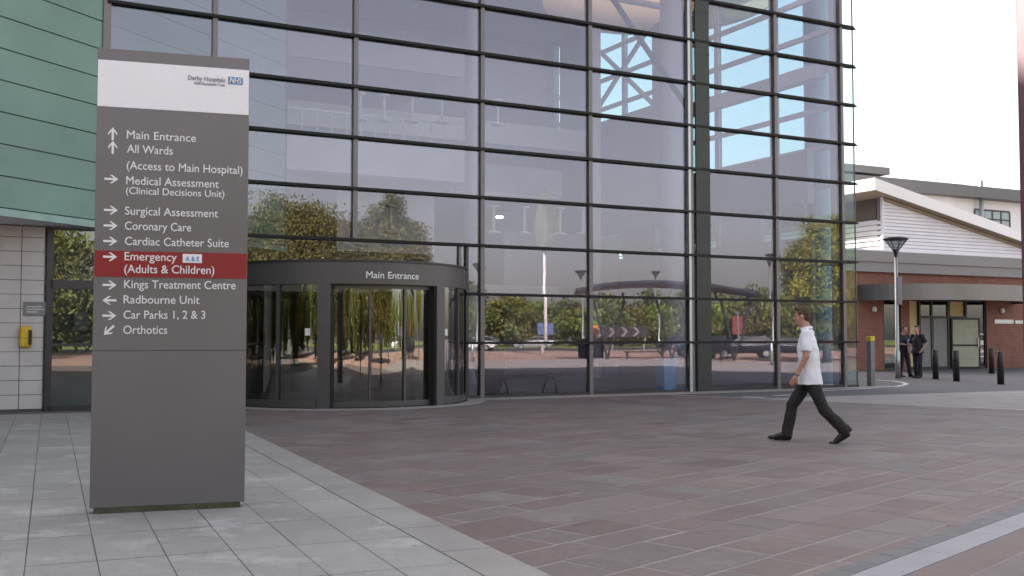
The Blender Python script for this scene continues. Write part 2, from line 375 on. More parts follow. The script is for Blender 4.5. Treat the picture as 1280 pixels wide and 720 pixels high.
# ------------------------------------------------------------------ ground
def sheet(name, poly, z, mat):
    return struct(mesh_obj(name, [(p[0], p[1], z) for p in poly], [tuple(range(len(poly)))], mat))
def flags(name, origin, ang, u0, u1, v0, v1, courses, lengths, gap, planes, mat, z, aligned=False):
    """stone flags laid in courses; clipped to the paved area by vertical planes (point, keep-normal)"""
    bm = bmesh.new(); lay = bm.faces.layers.float.new('tone')
    ca, sa = math.cos(ang), math.sin(ang); v = v0; row = 0
    rowstart = u0
    while v < v1:
        hgt = random.choice(courses); u = u0 - random.random() * (0 if aligned else lengths[-1]); t0 = random.random()
        while u < u1:
            ln = random.choice(lengths)
            g = gap * (.6 + .8 * random.random())
            c = [(u + g, v + g), (u + ln - g, v + g), (u + ln - g, v + hgt - g), (u + g, v + hgt - g)]
            j = [(random.uniform(-.4, .4) * gap, random.uniform(-.4, .4) * gap) for _ in c]
            dz = random.uniform(-.0004, .0004)
            vs = [bm.verts.new((origin[0] + (a + q[0]) * ca - (b + q[1]) * sa, origin[1] + (a + q[0]) * sa + (b + q[1]) * ca, z + dz)) for (a, b), q in zip(c, j)]
            f = bm.faces.new(vs); f[lay] = min(1, max(0, random.random()))
            u += ln
        v += hgt; row += 1
    for p, n in planes:
        bmesh.ops.bisect_plane(bm, geom=bm.verts[:] + bm.edges[:] + bm.faces[:], plane_co=(p[0], p[1], 0), plane_no=(-n[0], -n[1], 0), clear_outer=True)
    bm.normal_update()
    for f in bm.faces:
        if f.normal.z < 0: f.normal_flip()
    me = bpy.data.meshes.new(name); bm.to_mesh(me); bm.free(); me.materials.append(mat)
    o = bpy.data.objects.new(name, me); col.objects.link(o); return struct(o)
def side(a, b, ref):                      # plane through a-b that keeps the side of ref
    d = Vector((b[0] - a[0], b[1] - a[1])); n = Vector((-d.y, d.x)).normalized()
    if n.dot(Vector((ref[0] - a[0], ref[1] - a[1]))) < 0: n = -n
    return (a, n)

sheet('ground', [(-600, -600), (600, -600), (600, 600), (-600, 600)], -.03, m_asphalt)
LA, LB = Vector((-3.86, 15.54)), Vector((.23, 6.19))          # boundary of grey and brown paving
LD = (LA - LB).normalized(); LN = Vector((-LD.y, LD.x))       # LN points left, towards the grey side
PA = math.atan2(LD.y, LD.x)
BA, BB = Vector((1.96, 6.19)), Vector((4.06, 8.44)); BD = (BB - BA).normalized(); BN = Vector((-BD.y, BD.x))
GA, GB = gpt(840, 493.7), gpt(1280, 513)
mid = (2, 14)
W2 = lambda s, t: (W(s, t).x, W(s, t).y)
far_l = LB + LD * 22; near_l = LB - LD * 6
# brown flags
kerbline = (W(-30, -.62), W(30, -.62))
pl = [side(LB, LA, mid), side(BA - BN * -.14, BB - BN * -.14, mid), side(GA, GB, mid), side(kerbline[0], kerbline[1], mid)]
flags('brown_paving', (1, 5), math.atan2(BD.y, BD.x), -16, 26, -14, 22, [.36, .44, .52, .60], [.40, .5, .6, .72, .85], .011, pl, m_pave_brown, 0.0)
sheet('brown_paving_bed', [LB - LD * 8, Vector((40, 4)), Vector((40, 40)), LB + LD * 14], -.0016, m_bed)
# grey flags left of the boundary
KW = .36
gl = [side(LB + LN * KW, LA + LN * KW, (-6, 8)), side(kerbline[0], kerbline[1], mid)]
flags('grey_paving', LB + LN * KW, PA, -8, 22, 0, .407 * 40, [.407], [.95], .004, gl, m_pave_grey, 0.0, True)
sheet('grey_paving_bed', [LB - LD * 8 + LN * .0, LB + LD * 24, LB + LD * 24 + LN * 30, LB - LD * 8 + LN * 30], -.0016, m_beddark)
kb = B()
for i in range(-6, 16):
    a = LB + LD * (i * .9 + .006); b = LB + LD * (i * .9 + .894)
    kb.prism([a + LN * .004, b + LN * .004, b + LN * (KW - .006), a + LN * (KW - .006)][::-1], -.02, .003)
struct(kb.obj('paving_border', m_apron))
# right hand bands and the flags beyond them
def strip(name, a, d, n, o0, o1, l0, l1, seg, mat, z=.004):
    k = B(); i = l0
    while i < l1:
        p, q = a + d * (i + .003), a + d * (i + seg - .003)
        k.prism([p + n * o0, q + n * o0, q + n * o1, p + n * o1], -.02, z); i += seg
    return struct(k.obj(name, mat))
strip('dark_granite_strip', BA, BD, BN, .004, .14, -8, 26, .3, m_darkgran)
strip('pale_kerb_band', BA, BD, BN, -.225, -.002, -8, 26, .9, m_kerb)
sheet('far_paving_bed', [BA - BN * .228 - BD * 10, BA - BN * .228 + BD * 26, BA - BN * 14 + BD * 26, BA - BN * 14 - BD * 10], -.0005, m_bed)
flags('corner_paving', (1, 5), math.atan2(BD.y, BD.x) , -12, 26, -14, 2, [.5, .6, .7], [.7, .9, 1.1, 1.3], .006, [side(BA - BN * .232, BB - BN * .232, (8, 4)), side((16, 0), (16, 10), (8, 4))], m_pave_brown, 0.001)
# apron by the glass, forecourt and its painted line
ap = B()
s = fs(584)
while s < 12:
    ap.box(s + .003, s + 1.197, -.62, -.02, -.02, .012); s += 1.2
o = struct(ap.obj('facade_apron', m_apron)); o.location = Q0; o.rotation_euler = (0, 0, ANG)
sheet('forecourt', [GA.xy, GB.xy + (GB.xy - GA.xy) * 2, Vector((60, 60)), W(12, 40).xy, W(10.9, -.05).xy, W(4, -.62).xy], -.004, m_asphalt)
fy = [gpt(1075, 458).xy, gpt(1290, 462).xy, gpt(1330, 470).xy, gpt(1240, 470).xy, gpt(1130, 468).xy]
def ribbon(name, pix, w, mat, z):
    P = [gpt(*p).xy for p in pix]; V = []
    for i, p in enumerate(P):
        d = (P[min(i + 1, len(P) - 1)] - P[max(i - 1, 0)]).normalized(); n = Vector((-d.y, d.x)) * w / 2
        V += [(p.x + n.x, p.y + n.y, z), (p.x - n.x, p.y - n.y, z)]
    return struct(mesh_obj(name, V, [(2 * i, 2 * i + 1, 2 * i + 3, 2 * i + 2) for i in range(len(P) - 1)], mat))
ribbon('painted_line', [(1010, 489.5), (1060, 486.8), (1095, 485), (1120, 483), (1131, 481), (1133, 479.5), (1128, 478), (1118, 476.5), (1100, 475), (1080, 474)], .14, m_paint, .001)
ribbon('painted_dash', [(928, 496), (956, 497)], .25, m_paint, .001)
ribbon('painted_dash', [(968, 494.5), (992, 493.5)], .2, m_paint, .001)
strip('forecourt_kerb', GA.xy, (GB.xy - GA.xy).normalized(), Vector((-(GB - GA).y, (GB - GA).x)).normalized(), .0, .12, -.5, 30, .9, m_kerb, .003)
# sunlit town side, met only as a reflection
o = sheet('plaza', [W(-60, -20.5).xy, W(90, -20.5).xy, W(110, -72).xy, W(-60, -72).xy], -.02, m_pink)
o = sheet('road', [W(-200, -72.2).xy, W(300, -72.2).xy, W(300, -96).xy, W(-200, -96).xy], -.02, m_road)
o = sheet('verge', [W(-200, -96.2).xy, W(300, -96.2).xy, W(300, -240).xy, W(-200, -240).xy], -.015, m_verge)

# ------------------------------------------------------------------ atrium (local frame: x along the glass, y inward)
S_M = [-8.92, -6.85, -3.84, -.78, 2.14, 5.18, 8.02]
S_END = fs(1055)
S_M.append(S_END)
ZK = [1.26 + 1.11 * k for k in range(12)]
TOP = ZK[-1]
DC = Vector((-3.617, 23.1, 0)); DR = 2.6
dcs, dct = st(DC)
half = math.sqrt(DR ** 2 - dct ** 2)
DL, DRT = dcs - half, dcs + half
atr = thing('atrium_building', 'tall glass fronted hospital atrium with dark horizontal fins and grey mullions', 'building', Q0, ANG)
def mull(x, z0, z1, w=.045, mat=m_mull, y0=-.045, y1=.16):
    return B().box(x - w, x + w, y0, y1, z0, z1).obj('mullion', mat, atr)
SL = fs(57) + .06
S_R0 = fs(583)
for i, x in enumerate(S_M):
    mull(x, 3.48 if x < DRT else 0, TOP + .05, .05 if i else .07)
mull(S_R0, 0, 2.37 + 1.11, .035, m_frame)
mull(fs(574), 2.86, 3.44, .03)
for z in ZK:
    k = ZK.index(z)
    b = B()
    if k < 2:
        b.box(S_R0 - .03, S_END + .42, -.10, .11, z - .028, z + .028)
        n = len(b.V)
    else:
        x0 = S_M[0] if k > 2 else DL - .6
        b.box(x0, S_END + .42, -.10, .11, z - .030, z + .030)
    # tapered blade end
    x = S_END + .42; q = .030 if k >= 2 else .028
    b.add([(x, -.10, z - q), (x, .11, z - q), (x, .11, z + q), (x, -.10, z + q), (x + .26, .05, z - .005), (x + .26, .11, z - .005), (x + .26, .11, z + .005), (x + .26, .05, z + .005)],
          [(4, 5, 1, 0), (5, 6, 2, 1), (6, 7, 3, 2), (7, 4, 0, 3), (7, 6, 5, 4)])
    b.obj('transom', m_fin, atr)
    # lighter slim bracket rail behind each fin
def pane(x0, x1, z0, z1, mat=None, name='glass_pane', y=.02, th=.02):
    a, c = random.gauss(0, .0012), random.gauss(0, .0010)
    xm, zm = (x0 + x1) / 2, (z0 + z1) / 2
    f = lambda x, z: y + a * (x - xm) + c * (z - zm)
    V = [(x0, f(x0, z0), z0), (x1, f(x1, z0), z0), (x1, f(x1, z1), z1), (x0, f(x0, z1), z1)]
    V += [(v[0], v[1] + th, v[2]) for v in V]
    return mesh_obj(name, V, [(0, 1, 2, 3), (7, 6, 5, 4), (0, 4, 5, 1), (1, 5, 6, 2), (2, 6, 7, 3), (3, 7, 4, 0)], mat or m_glass, atr)
for i in range(len(S_M) - 1):
    for k in range(2, len(ZK) - 1):
        pane(S_M[i] + .052, S_M[i + 1] - .052, ZK[k] + .03, ZK[k + 1] - .03)
lo = [S_R0] + [x for x in S_M if x > S_R0]
zl = [.07] + ZK[:3]
for i in range(len(lo) - 1):
    for k in range(3):
        pane(lo[i] + .04, lo[i + 1] - .05, zl[k] + .03, zl[k + 1] - .03)
zz = [.07] + ZK
for k in range(0, len(zz) - 1, 2):
    pane(S_END + .055, S_END + .50, zz[k] + .03, zz[min(k + 2, len(zz) - 1)] - .03, m_glass_strip, 'glass_pane', .03)
B().box(S_END + .503, S_END + .52, .02, .06, 0, TOP).obj('glass_edge', m_mull, atr)
B().box(S_R0, S_END + .5, -.03, .12, .0, .075).obj('base_rail', m_frame, atr)
# left of the drum, under the soffit: glazed screen and door
for x in (SL + 1.35, DL - .35):
    mull(x, 0, 3.42, .04, m_frame)
bt = B(); bt.box(SL, DL + .1, -.04, .1, 2.30, 2.47).box(SL, SL + 1.35, -.03, .08, 1.22, 1.27).box(SL, DL + .1, -.04, .1, 0, .10); bt.obj('screen_rail', m_frame, atr)
B().box(SL - .06, SL + .06, -.04, .14, 0, 3.42).obj('mullion', m_frame, atr)
for x0, x1 in ((SL + .06, SL + 1.31), (SL + 1.39, DL - .39)):
    pane(x0, x1, .10, 1.22, m_glass_small); pane(x0, x1, 1.27, 2.30, m_glass_small); pane(x0, x1, 2.47, 3.42, m_glass_small)
pane(DL - .31, DRT + .2, 2.9, 3.44)
b = B().box(SL + .38, SL + .98, .045, .05, 1.45, 1.95).box(SL + .44, SL + .92, .04, .045, 1.52, 1.88, 1).obj('notice', [m_postergrey, m_plaque], atr)
B().box(SL, SL + 1.4, 1.4, 1.5, 0, 3.4).obj('lobby_wall', m_white_wall, atr)
# side glazing, right hand return
sx = S_END + .02; TD = 16.0
for y in [.3, 2.7, 5.4, 8.1, 10.8, 13.4, TD]:
    B().box(sx - .07, sx + .07, y - .10, y + .10, 0, TOP).obj('side_mullion', m_column, atr)
for k, z in enumerate(ZK):
    B().box(sx - .06, sx + .06, .4, TD, z - .07, z + .07).obj('side_transom', m_column, atr)
for y0, y1 in zip([.4, 2.8, 5.5, 8.2, 10.9, 13.5], [2.6, 5.3, 8.0, 10.7, 13.3, TD - .1]):
    B().box(sx + .005, sx + .015, y0, y1, .07, TOP).obj('glass_pane', m_glass_side, atr)
for (y0, z0, y1, z1) in ((8.7, 9.6, 12.9, 12.9), (12.9, 9.8, 8.7, 12.6)):
    B().tube([(sx - .2, y0, z0), (sx - .2, y1, z1)], .09, 8).obj('brace', m_column, atr)
B().box(sx - .22, sx - .10, 1.0, TD, .005, 4.28).obj('side_wall', m_plaster, atr)
B().box(sx - .35, sx - .10, 1.0, 6.9, 5.22, 6.75).obj('spandrel', m_plaster, atr)
B().box(sx - .35, sx - .10, 6.903, TD, 5.22, 9.55).obj('spandrel', m_plaster, atr)
for a_, b_ in ((6.9, 8.6), (12.95, 15.0), (15.45, TD)): B().box(sx - .33, sx - .10, a_, b_, 9.553, TOP).obj('side_wall', m_plaster, atr)
for a_, b_ in ((3.1, 5.0), (8.6, 10.6), (14.4, TD)): B().box(sx - .26, sx - .10, a_, b_, 4.283, 5.217).obj('side_wall', m_plaster, atr)
B().box(sx - .45, sx - .10, .5, 6.88, 8.75, 9.15).obj('edge_beam', m_column, atr)
# inside
struct(B().box(-20, S_END, .13, TD, -.03, .004).obj('interior_floor', m_intfloor, atr))
B().box(-14, S_END, TD, TD + .3, 0, TOP).obj('back_wall', m_plaster, atr)
b = B().box(-14, S_END + .1, -.3, 1.5, TOP + .05, TOP + .5).box(-14, S_END + .1, 8.5, TD + .6, TOP + .05, TOP + .5).box(-14, 4.6, 1.5, 8.5, TOP + .05, TOP + .5)
b.obj('roof', m_ceil, atr)
B().box(4.6, S_END + .1, 1.5, 8.5, TOP + .40, TOP + .47).obj('fill_panel', m_opal, atr)  # added opal panel, feeds daylight to the interior and the raft
B().box(-14, S_END + .9, -1.2, 1.5, TOP + .505, TOP + .8).box(-14, S_END + .9, 8.5, TD + 1, TOP + .505, TOP + .8).obj('roof_edge', m_roofgrey, atr)
B().box(-14, 2.6, 8.0, TD, 6.15, 6.4).obj('gallery_floor', m_ceil, atr)
B().box(-14, 2.5, 7.9, 8.0, 6.2, 7.35).obj('gallery_front', m_white_wall, atr)
B().box(2.9, 7.2, 9.9, 10.0, 6.3, 7.2).obj('gallery_front', m_plaster, atr)
B().box(2.9, 7.2, 10.0, TD, 6.2, 6.5).obj('gallery_floor', m_ceil, atr)
B().box(-14, 6.5, 9.0, TD, 2.75, 3.1).obj('gallery_floor', m_ceil, atr)
B().box(-.9, 2.4, 10.0, 10.1, 4.1, 6.1).obj('partition', m_white_wall, atr)
B().box(-14, -1.2, 11.0, 11.2, 3.1, 6.1).obj('partition', m_joint_shade, atr)  # added dark sheet; shade under the gallery put into its colour
B().box(-14, 3.2, 9.5, TD, 10.0, 10.4).obj('gallery_floor', m_ceil, atr)
B().box(-14, 3.2, 9.4, 9.5, 9.9, 10.9).obj('gallery_front', m_plaster, atr)
B().box(-14, 9.6, 11.0, 11.2, .004, 2.74).obj('shade_wall', m_joint_shade, atr)  # added dark wall; gloom of the lower interior put into its colour
# right hand rooms of the ground floor keep the lower side dark
B().box(5.5, 10.3, 11, 11.2, 0, 5.1).obj('partition', m_plaster, atr)
def pcol(px, t, r=.3, mat=m_column):
    x = fs(px, t)
    return B().lathe([(r, 0), (r, TOP)], 24, (x, t, 0)).obj('column', mat, atr, True)
pcol(593, 6.5, .30); pcol(842, 4.2, .36); pcol(1024, 1.6, .36); pcol(745, 9.5, .2)
xa, xb = fs(871.5, -.08), fs(889, -.08)
b = B().box(xa, xb, -.085, -.047, 0, TOP)
for z in ZK: b.box(xa - .01, xb + .01, -.09, -.047, z - .34, z - .30)
b.obj('steel_column', m_steel, atr)
B().box(fs(863.5, -.08) - .035, fs(863.5, -.08) + .035, -.085, -.046, 0, TOP).obj('steel_post', m_galv, atr)
p0, p1, p2 = at(757, -15, 26.6), at(795, 42, 26.9), at(863, 140, 27.5)
inv = (Matrix.Translation(Q0) @ Matrix.Rotation(ANG, 4, 'Z')).inverted()
b = B().tube([inv @ p0, inv @ p1, inv @ p2], .075, 8); b.obj('tie_rod', m_black, atr)
cx, cy = st(at(822, 20, 34.0))
b = B().lathe([(.01, 12.4), (3.75, 12.35)], 64, (cx, cy, 0)); b.obj('ceiling_raft', m_raft, atr, False)
B().lathe([(3.75, 12.33), (3.83, 12.33), (3.83, 12.46), (3.75, 12.46), (3.75, 12.33)], 64, (cx, cy, 0)).obj('raft_rim', m_column, atr)
b = B()
for i in range(8):
    a_ = i * math.pi / 4; b.tube([(cx + 3.79 * math.cos(a_), cy + 3.79 * math.sin(a_), 12.4), (cx + 3.79 * math.cos(a_), cy + 3.79 * math.sin(a_), 13.5)], .02, 6)
b.obj('hanger', m_galv, atr)
# unseen blocks added behind the atrium to shade the forecourt
far_ = thing('far_shade_block', 'unseen tall block added far behind the glass atrium to cast shade', 'building', Q0, ANG)
B().box(-30, S_END - .6, 38.5, 62, 0, 29).obj('wall', m_render, far_)
blk = thing('shade_block', 'unseen pale block added behind the glass atrium to cast shade', 'building', Q0, ANG)
B().box(-30, S_END - .6, TD + 1.2, 38, 0, 21).obj('wall', m_render, blk)
b = B()
for i in range(14): b.box(-3.6 + i * .45, -3.57 + i * .45, 7.88, 7.9, 7.36, 7.95)
b.box(-14, 2.5, 7.86, 7.9, 7.95, 8.0).obj('gallery_rail', m_galv, atr)
for x, z in ((-6.1, 5.2), (-3.3, 5.3), (4.6, 5.4)): B().sphere((x, 9.6, z), (.14, .14, .05), 10).obj('ceiling_light', m_lamp, atr, True)
B().box(-14, 9.6, 12.2, 12.4, 8.4, 9.2).obj('bulkhead', m_white_wall, atr)
b = B(); b.tube([(-8, 6.6, 12.4), (9.5, 6.6, 12.4)], .16, 10); b.obj('duct', m_column, atr, True)
# pendant lamps
pend = None; n = 0
for px, py, Z, nm in ((450, 150, 31, 0), (480, 152, 31, 0), (515, 153, 31.2, 0), (552, 154, 31.4, 0), (622, 157, 31.8, 0),
                      (488, 292, 29.5, 1), (617, 292, 30, 1), (655, 293, 30.2, 1), (700, 294, 30.6, 1), (729, 293, 30.8, 1)):
    p = at(px, py, Z)
    n += 1
    lab = 'white pendant disc lamp, %s from the left in the %s row inside the atrium' % (('first', 'second', 'third', 'fourth', 'last')[(n - 1) % 5], ('high', 'low')[nm])
    if pend is None:
        pend = thing('pendant_lamp', lab, 'lamp', p, 0, 'pendant lamps inside the atrium')
        B().lathe([(.01, .0), (.2, 0), (.2, .05), (.05, .10), (.01, .10)], 16).obj('shade', m_poster, pend)
        B().tube([(0, 0, .1), (0, 0, .75)], .045, 8).obj('rod', m_poster, pend)
        B().lathe([(.01, .75), (.16, .75), (.16, .8), (.01, .8)], 16).obj('ceiling_rose', m_poster, pend)
    else: dup(pend, p, 0, lab)

# ------------------------------------------------------------------ revolving door drum
rev = thing('revolving_door', 'large grey revolving entrance door with curved glass and Main Entrance in white letters', 'door', DC, ANG)
def pol(r, deg, z=0): a = R(deg); return Vector((r * math.sin(a), -r * math.cos(a), z))
def curved(b, r0, r1, a0, a1, z0, z1, n=24, mi=0):
    V = []; Fc = []
    for i in range(n + 1):
        a = a0 + (a1 - a0) * i / n
        V += [pol(r1, a, z0), pol(r1, a, z1), pol(r0, a, z1), pol(r0, a, z0)]
    for i in range(n):
        for j in range(4):
            Fc.append((i * 4 + j, i * 4 + (j + 1) % 4, i * 4 + 4 + (j + 1) % 4, i * 4 + 4 + j))
    Fc += [(0, 3, 2, 1), (n * 4, n * 4 + 1, n * 4 + 2, n * 4 + 3)]
    b.add(V, Fc, mi); return b
ZF0, ZF1 = 2.43, 2.87
def so(b, name, mat, sm=True):
    o = b.obj(name, mat, rev, False)
    if sm:
        o.data.polygons.foreach_set('use_smooth', [True] * len(o.data.polygons))
        md = o.modifiers.new('es', 'EDGE_SPLIT'); md.split_angle = R(35)
    return o
so(curved(B(), DR - .3, DR, -78, 78, ZF0, ZF1, 60), 'fascia', m_door)
so(curved(B(), DR - .02, DR + .035, -80, 80, ZF1, ZF1 + .035, 60), 'roof_trim', m_frame)
B().lathe([(.01, ZF1 - .05), (DR - .05, ZF1 - .05), (DR - .05, ZF1 - .01), (.01, ZF1 + .02)], 64).obj('roof', m_roofgrey, rev)
for a in (-28.6, 28.2):
    so(curved(B(), DR - .28, DR + .01, a - 2.8, a + 2.8, 0, ZF0, 6), 'post', m_door)
for a in (-25.4, 25.0):
    so(curved(B(), DR - .26, DR - .04, a - .5, a + .5, 0, ZF0 - .03, 2), 'door_edge', m_black)
for a in (-50, -74, 46, 74):
    so(curved(B(), DR - .1, DR - .005, a - .7, a + .7, .1, ZF0, 2), 'side_frame', m_door)
for a0, a1 in ((-73.2, -50.8), (-49.2, -31.6), (31.2, 45.2), (46.8, 73.2)):
    so(curved(B(), DR - .065, DR - .045, a0, a1, .16, ZF0, 16), 'curved_glass', m_glass_door)
for a0, a1 in ((-78, -31.7), (31.7, 78)):
    so(curved(B(), DR - .11, DR, a0, a1, .02, .16, 20), 'base_rail', m_door)
# rotating inner cage
aa = [-25.5, -8, 9.5, 25.5]
for a in aa[1:3]: so(curved(B(), DR - .24, DR - .16, a - .55, a + .55, .1, ZF0 - .05, 2), 'cage_frame', m_door)
for a0, a1 in zip(aa[:-1], aa[1:]):
    so(curved(B(), DR - .21, DR - .195, a0 + .55, a1 - .55, .12, ZF0 - .08, 16), 'curved_glass', m_glass_door)
so(curved(B(), DR - .25, DR - .15, -26, 26, .015, .12, 24), 'cage_rail', m_door)
so(curved(B(), DR - .25, DR - .15, -26, 26, ZF0 - .08, ZF0, 24), 'cage_rail', m_door)
for a in (20, 140, 260):
    d = pol(1, a)
    e = Vector((-d.y, d.x, 0)) * .03
    B().prism([d * .12 + e, d * 2.2 + e, d * 2.2 - e, d * .12 - e], .06, .2).prism([d * .12 + e, d * 2.2 + e, d * 2.2 - e, d * .12 - e], 2.2, 2.35).prism([d * 2.1 + e, d * 2.2 + e, d * 2.2 - e, d * 2.1 - e], .2, 2.2).obj('door_wing', m_door, rev)
    B().prism([d * .14 + e * .2, d * 2.1 + e * .2, d * 2.1 - e * .2, d * .14 - e * .2], .2, 2.2).obj('wing_glass', m_glass_door, rev)
B().lathe([(.1, .02), (.1, 2.4)], 16).obj('centre_post', m_galv, rev, True)
# planting and clutter seen dimly in the drum
B().box(-1.2, 1.2, 3.4, 3.5, 0, 2.4).obj('rear_screen', m_steel, rev)
so(curved(B(), DR + .06, DR + .42, -80, 82, -.02, .010, 60), 'threshold_ring', m_apron, False)
V, Fc, wd = text_mesh('Main Entrance', .19, offset=.0, extrude=.002)
a0, a1 = 0, 0
def ang_of(px):                           # angle on the drum front seen at this column
    best = min(range(-600, 800), key=lambda i: abs(640 + F * (DC + Matrix.Rotation(ANG, 3, 'Z') @ pol(DR, i / 10)).x / (DC + Matrix.Rotation(ANG, 3, 'Z') @ pol(DR, i / 10)).y - px))
    return best / 10
a0, a1 = ang_of(457.5), ang_of(523)
VV = [pol(DR + .004 + v.z, a0 + (a1 - a0) * v.x / wd, 2.545 + v.y * 1.0) for v in V]
mesh_obj('lettering', VV, Fc, m_letter, rev)
# small warning stickers on the glass
for a in (-36, 34):
    so(curved(B(), DR - .043, DR - .040, a - 1.2, a + 1.2, 1.42, 1.56, 3), 'sticker', m_poster, False)

# ------------------------------------------------------------------ copper clad wing and the stone wall under it
CD = Vector((.399, .917, 0)).normalized(); CN = Vector((CD.y, -CD.x, 0))
c0 = W(-8.98, 0)
cop = thing('copper_clad_wing', 'green patinated copper clad wall with dark horizontal seams above the pale stone wall', 'building', c0, math.atan2(CD.y, CD.x))
# local: x along CD (into the atrium), -y is the outer face
CZ0, CZ1 = 3.50, 14.5
B().box(-16, 5.95, .03, 6, CZ0, CZ1).obj('wall_core', m_copper_edge, cop)
ph = .555
z = CZ0 + .13; k = 0
while z < CZ1 - .1:
    b = B(); x = -16.0
    widths = [3.1, 3.4, 2.9]
    b.box(-16, 5.95, 0, .03, z + .012, min(z + ph - .012, CZ1))
    b.obj('cladding_course', m_copper, cop); z += ph; k += 1
B().box(-16, 5.99, -.06, .03, CZ0 - .02, CZ0 + .11).obj('soffit_trim', m_copper_pale, cop)
B().box(-16, 5.95, .03, 6, CZ0 - .02, CZ0 - .002).obj('soffit', m_ceil, cop)
B().box(5.95, 6.0, -.02, 6, CZ0, CZ1).obj('corner_trim', m_copper_edge, cop)
lw = thing('stone_wall', 'pale stone block wall in level courses below the copper cladding', 'wall', Q0, ANG)
XT = SL - .09
B().box(-34, XT, .025, .4, 0, 3.46).obj('backing', m_joint_shade, lw)
b = B(); z = .05; r = 0
fx = [-34]; 
while z < 3.4:
    x = XT - (.42 if r % 1 == 0 else .0); e0 = XT
    x1 = XT; first = True
    while x1 > -22:
        w = .40 if first else .86
        b.box(x1 - w + .006, x1 - .006, -.004 * random.random(), .025, z + .005, min(z + .262, 3.46)); x1 -= w; first = False
    z += .267; r += 1
b.obj('stone_block', m_tile, lw)
B().box(-34, XT, -.015, .02, 0, .045).obj('plinth', m_joint_shade, lw)
wing = thing('shade_mass', 'unseen plain mass added behind the copper cladding to cast shade', 'building', Q0, ANG)  # unseen mass added to keep the paving on the left in shade
B().box(-45, -17, .6, 25, 0, 16).obj('wall', m_render, wing)
# call point and plaque on the stone wall
q = lambda px, py, t=0.0: inv @ at(px, py, (W(fs(px, t), t)).y)
c = q(32, 421)
ph_ = thing('emergency_phone', 'yellow plastic emergency phone box on the stone wall', 'phone box', W(c.x, -.01, c.z), ANG)
o = bevel(B().box(-.11, .11, -.09, 0, -.2, .2).obj('case', m_yellow, ph_), .05, 4)
bevel(B().box(.045, .10, -.135, -.09, -.15, .13).obj('handset', m_black, ph_), .02, 3)
bevel(B().box(-.085, .02, -.105, -.09, -.02, .12).obj('front_plate', m_yellow, ph_), .01)
c = q(44, 386)
pq = thing('wall_plaque', 'small grey plaque with faint lettering on the stone wall above the yellow phone', 'sign', W(c.x, -.008, c.z), ANG)
bevel(B().box(-.2, .2, -.018, 0, -.13, .13).obj('plate', m_plaque, pq), .004)
b = B(); b.box(-.15, .12, -.021, -.0175, .03, .05).box(-.15, .15, -.021, -.0175, -.02, 0).box(-.15, .05, -.021, -.0175, -.07, -.05); b.obj('lettering', m_galv, pq)

# ------------------------------------------------------------------ wayfinding sign
SA = R(23.2)
s0, s1 = gpt(111.5, 643), gpt(305.5, 634)
SA = math.atan2((s1 - s0).y, (s1 - s0).x)
sw = (s1 - s0).length; sc = (s0 + s1) / 2
SE = Vector((math.cos(SA), math.sin(SA), 0)); SN = Vector((math.sin(SA), -math.cos(SA), 0))
def su(px, py):                           # pixel on the sign face -> sign coordinates
    d = ray(px, py); o0 = Vector((0, 0, CH)); t = (sc - o0).dot(SN) / d.dot(SN); p = o0 + d * t - sc
    return p.dot(SE), p.z
sign = thing('wayfinding_sign', 'tall grey freestanding hospital direction sign with a white header and a red band', 'sign', sc, SA)
SH = (su(119, 57)[1] + su(312, 75.5)[1]) / 2
hw = sw / 2
zs = (su(112, 440)[1] + su(308, 437)[1]) / 2
bevel(B().box(-hw, hw, 0, .17, .045, zs - .0015).obj('lower_panel', m_sign, sign), .004, 2)
bevel(B().box(-hw, hw, 0, .17, zs + .0015, SH).obj('upper_panel', m_sign, sign), .004, 2)
B().box(-hw + .01, hw - .01, .01, .16, zs - .02, zs + .02).obj('seam', m_sign, sign)
b = B()
for x in (-hw + .05, hw - .05):
    for z in (.14, zs - .08, zs + .08): b.lathe([(.009, -.0025), (.009, .004)], 10, (x, 0, z)) if False else b.sphere((x, .0, z), (.008, .003, .008), 8)
b.obj('fixing', m_mull, sign)
B().box(-hw + .03, hw - .035, -.0, .15, 0, .045).obj('base', m_moss, sign)
za, zb = su(120, 70.8)[1], su(118, 130)[1]; za = (za + su(312, 91.3)[1]) / 2; zb = (zb + su(310, 146)[1]) / 2
B().box(-hw + .004, hw - .004, -.005, .0, zb, za).obj('header_panel', m_white_panel, sign)
ra = (su(114, 311.9)[1] + su(308, 318.1)[1]) / 2; rb_ = (su(113.5, 346)[1] + su(308, 348)[1]) / 2
B().box(-hw + .004, hw - .004, -.005, .0, rb_, ra).obj('emergency_band', m_red, sign)
def word(body, pl_, pr_, cap, mat=m_letter, y=-.0075, name='lettering', shear=0, offset=.0005, drop=0):
    x0, zl = su(*pl_); x1, zr = su(*pr_)
    V, Fc, wd = text_mesh(body, 1.0, shear, 0, .001, 1.0, offset / cap)
    ky = cap / .70
    VV = [(x0 + v.x / wd * (x1 - x0), y - v.z * .3, zl + (zr - zl) * v.x / wd + v.y * ky) for v in V]
    return mesh_obj(name, VV, [f[::1] for f in Fc], mat, sign)
cap = .066
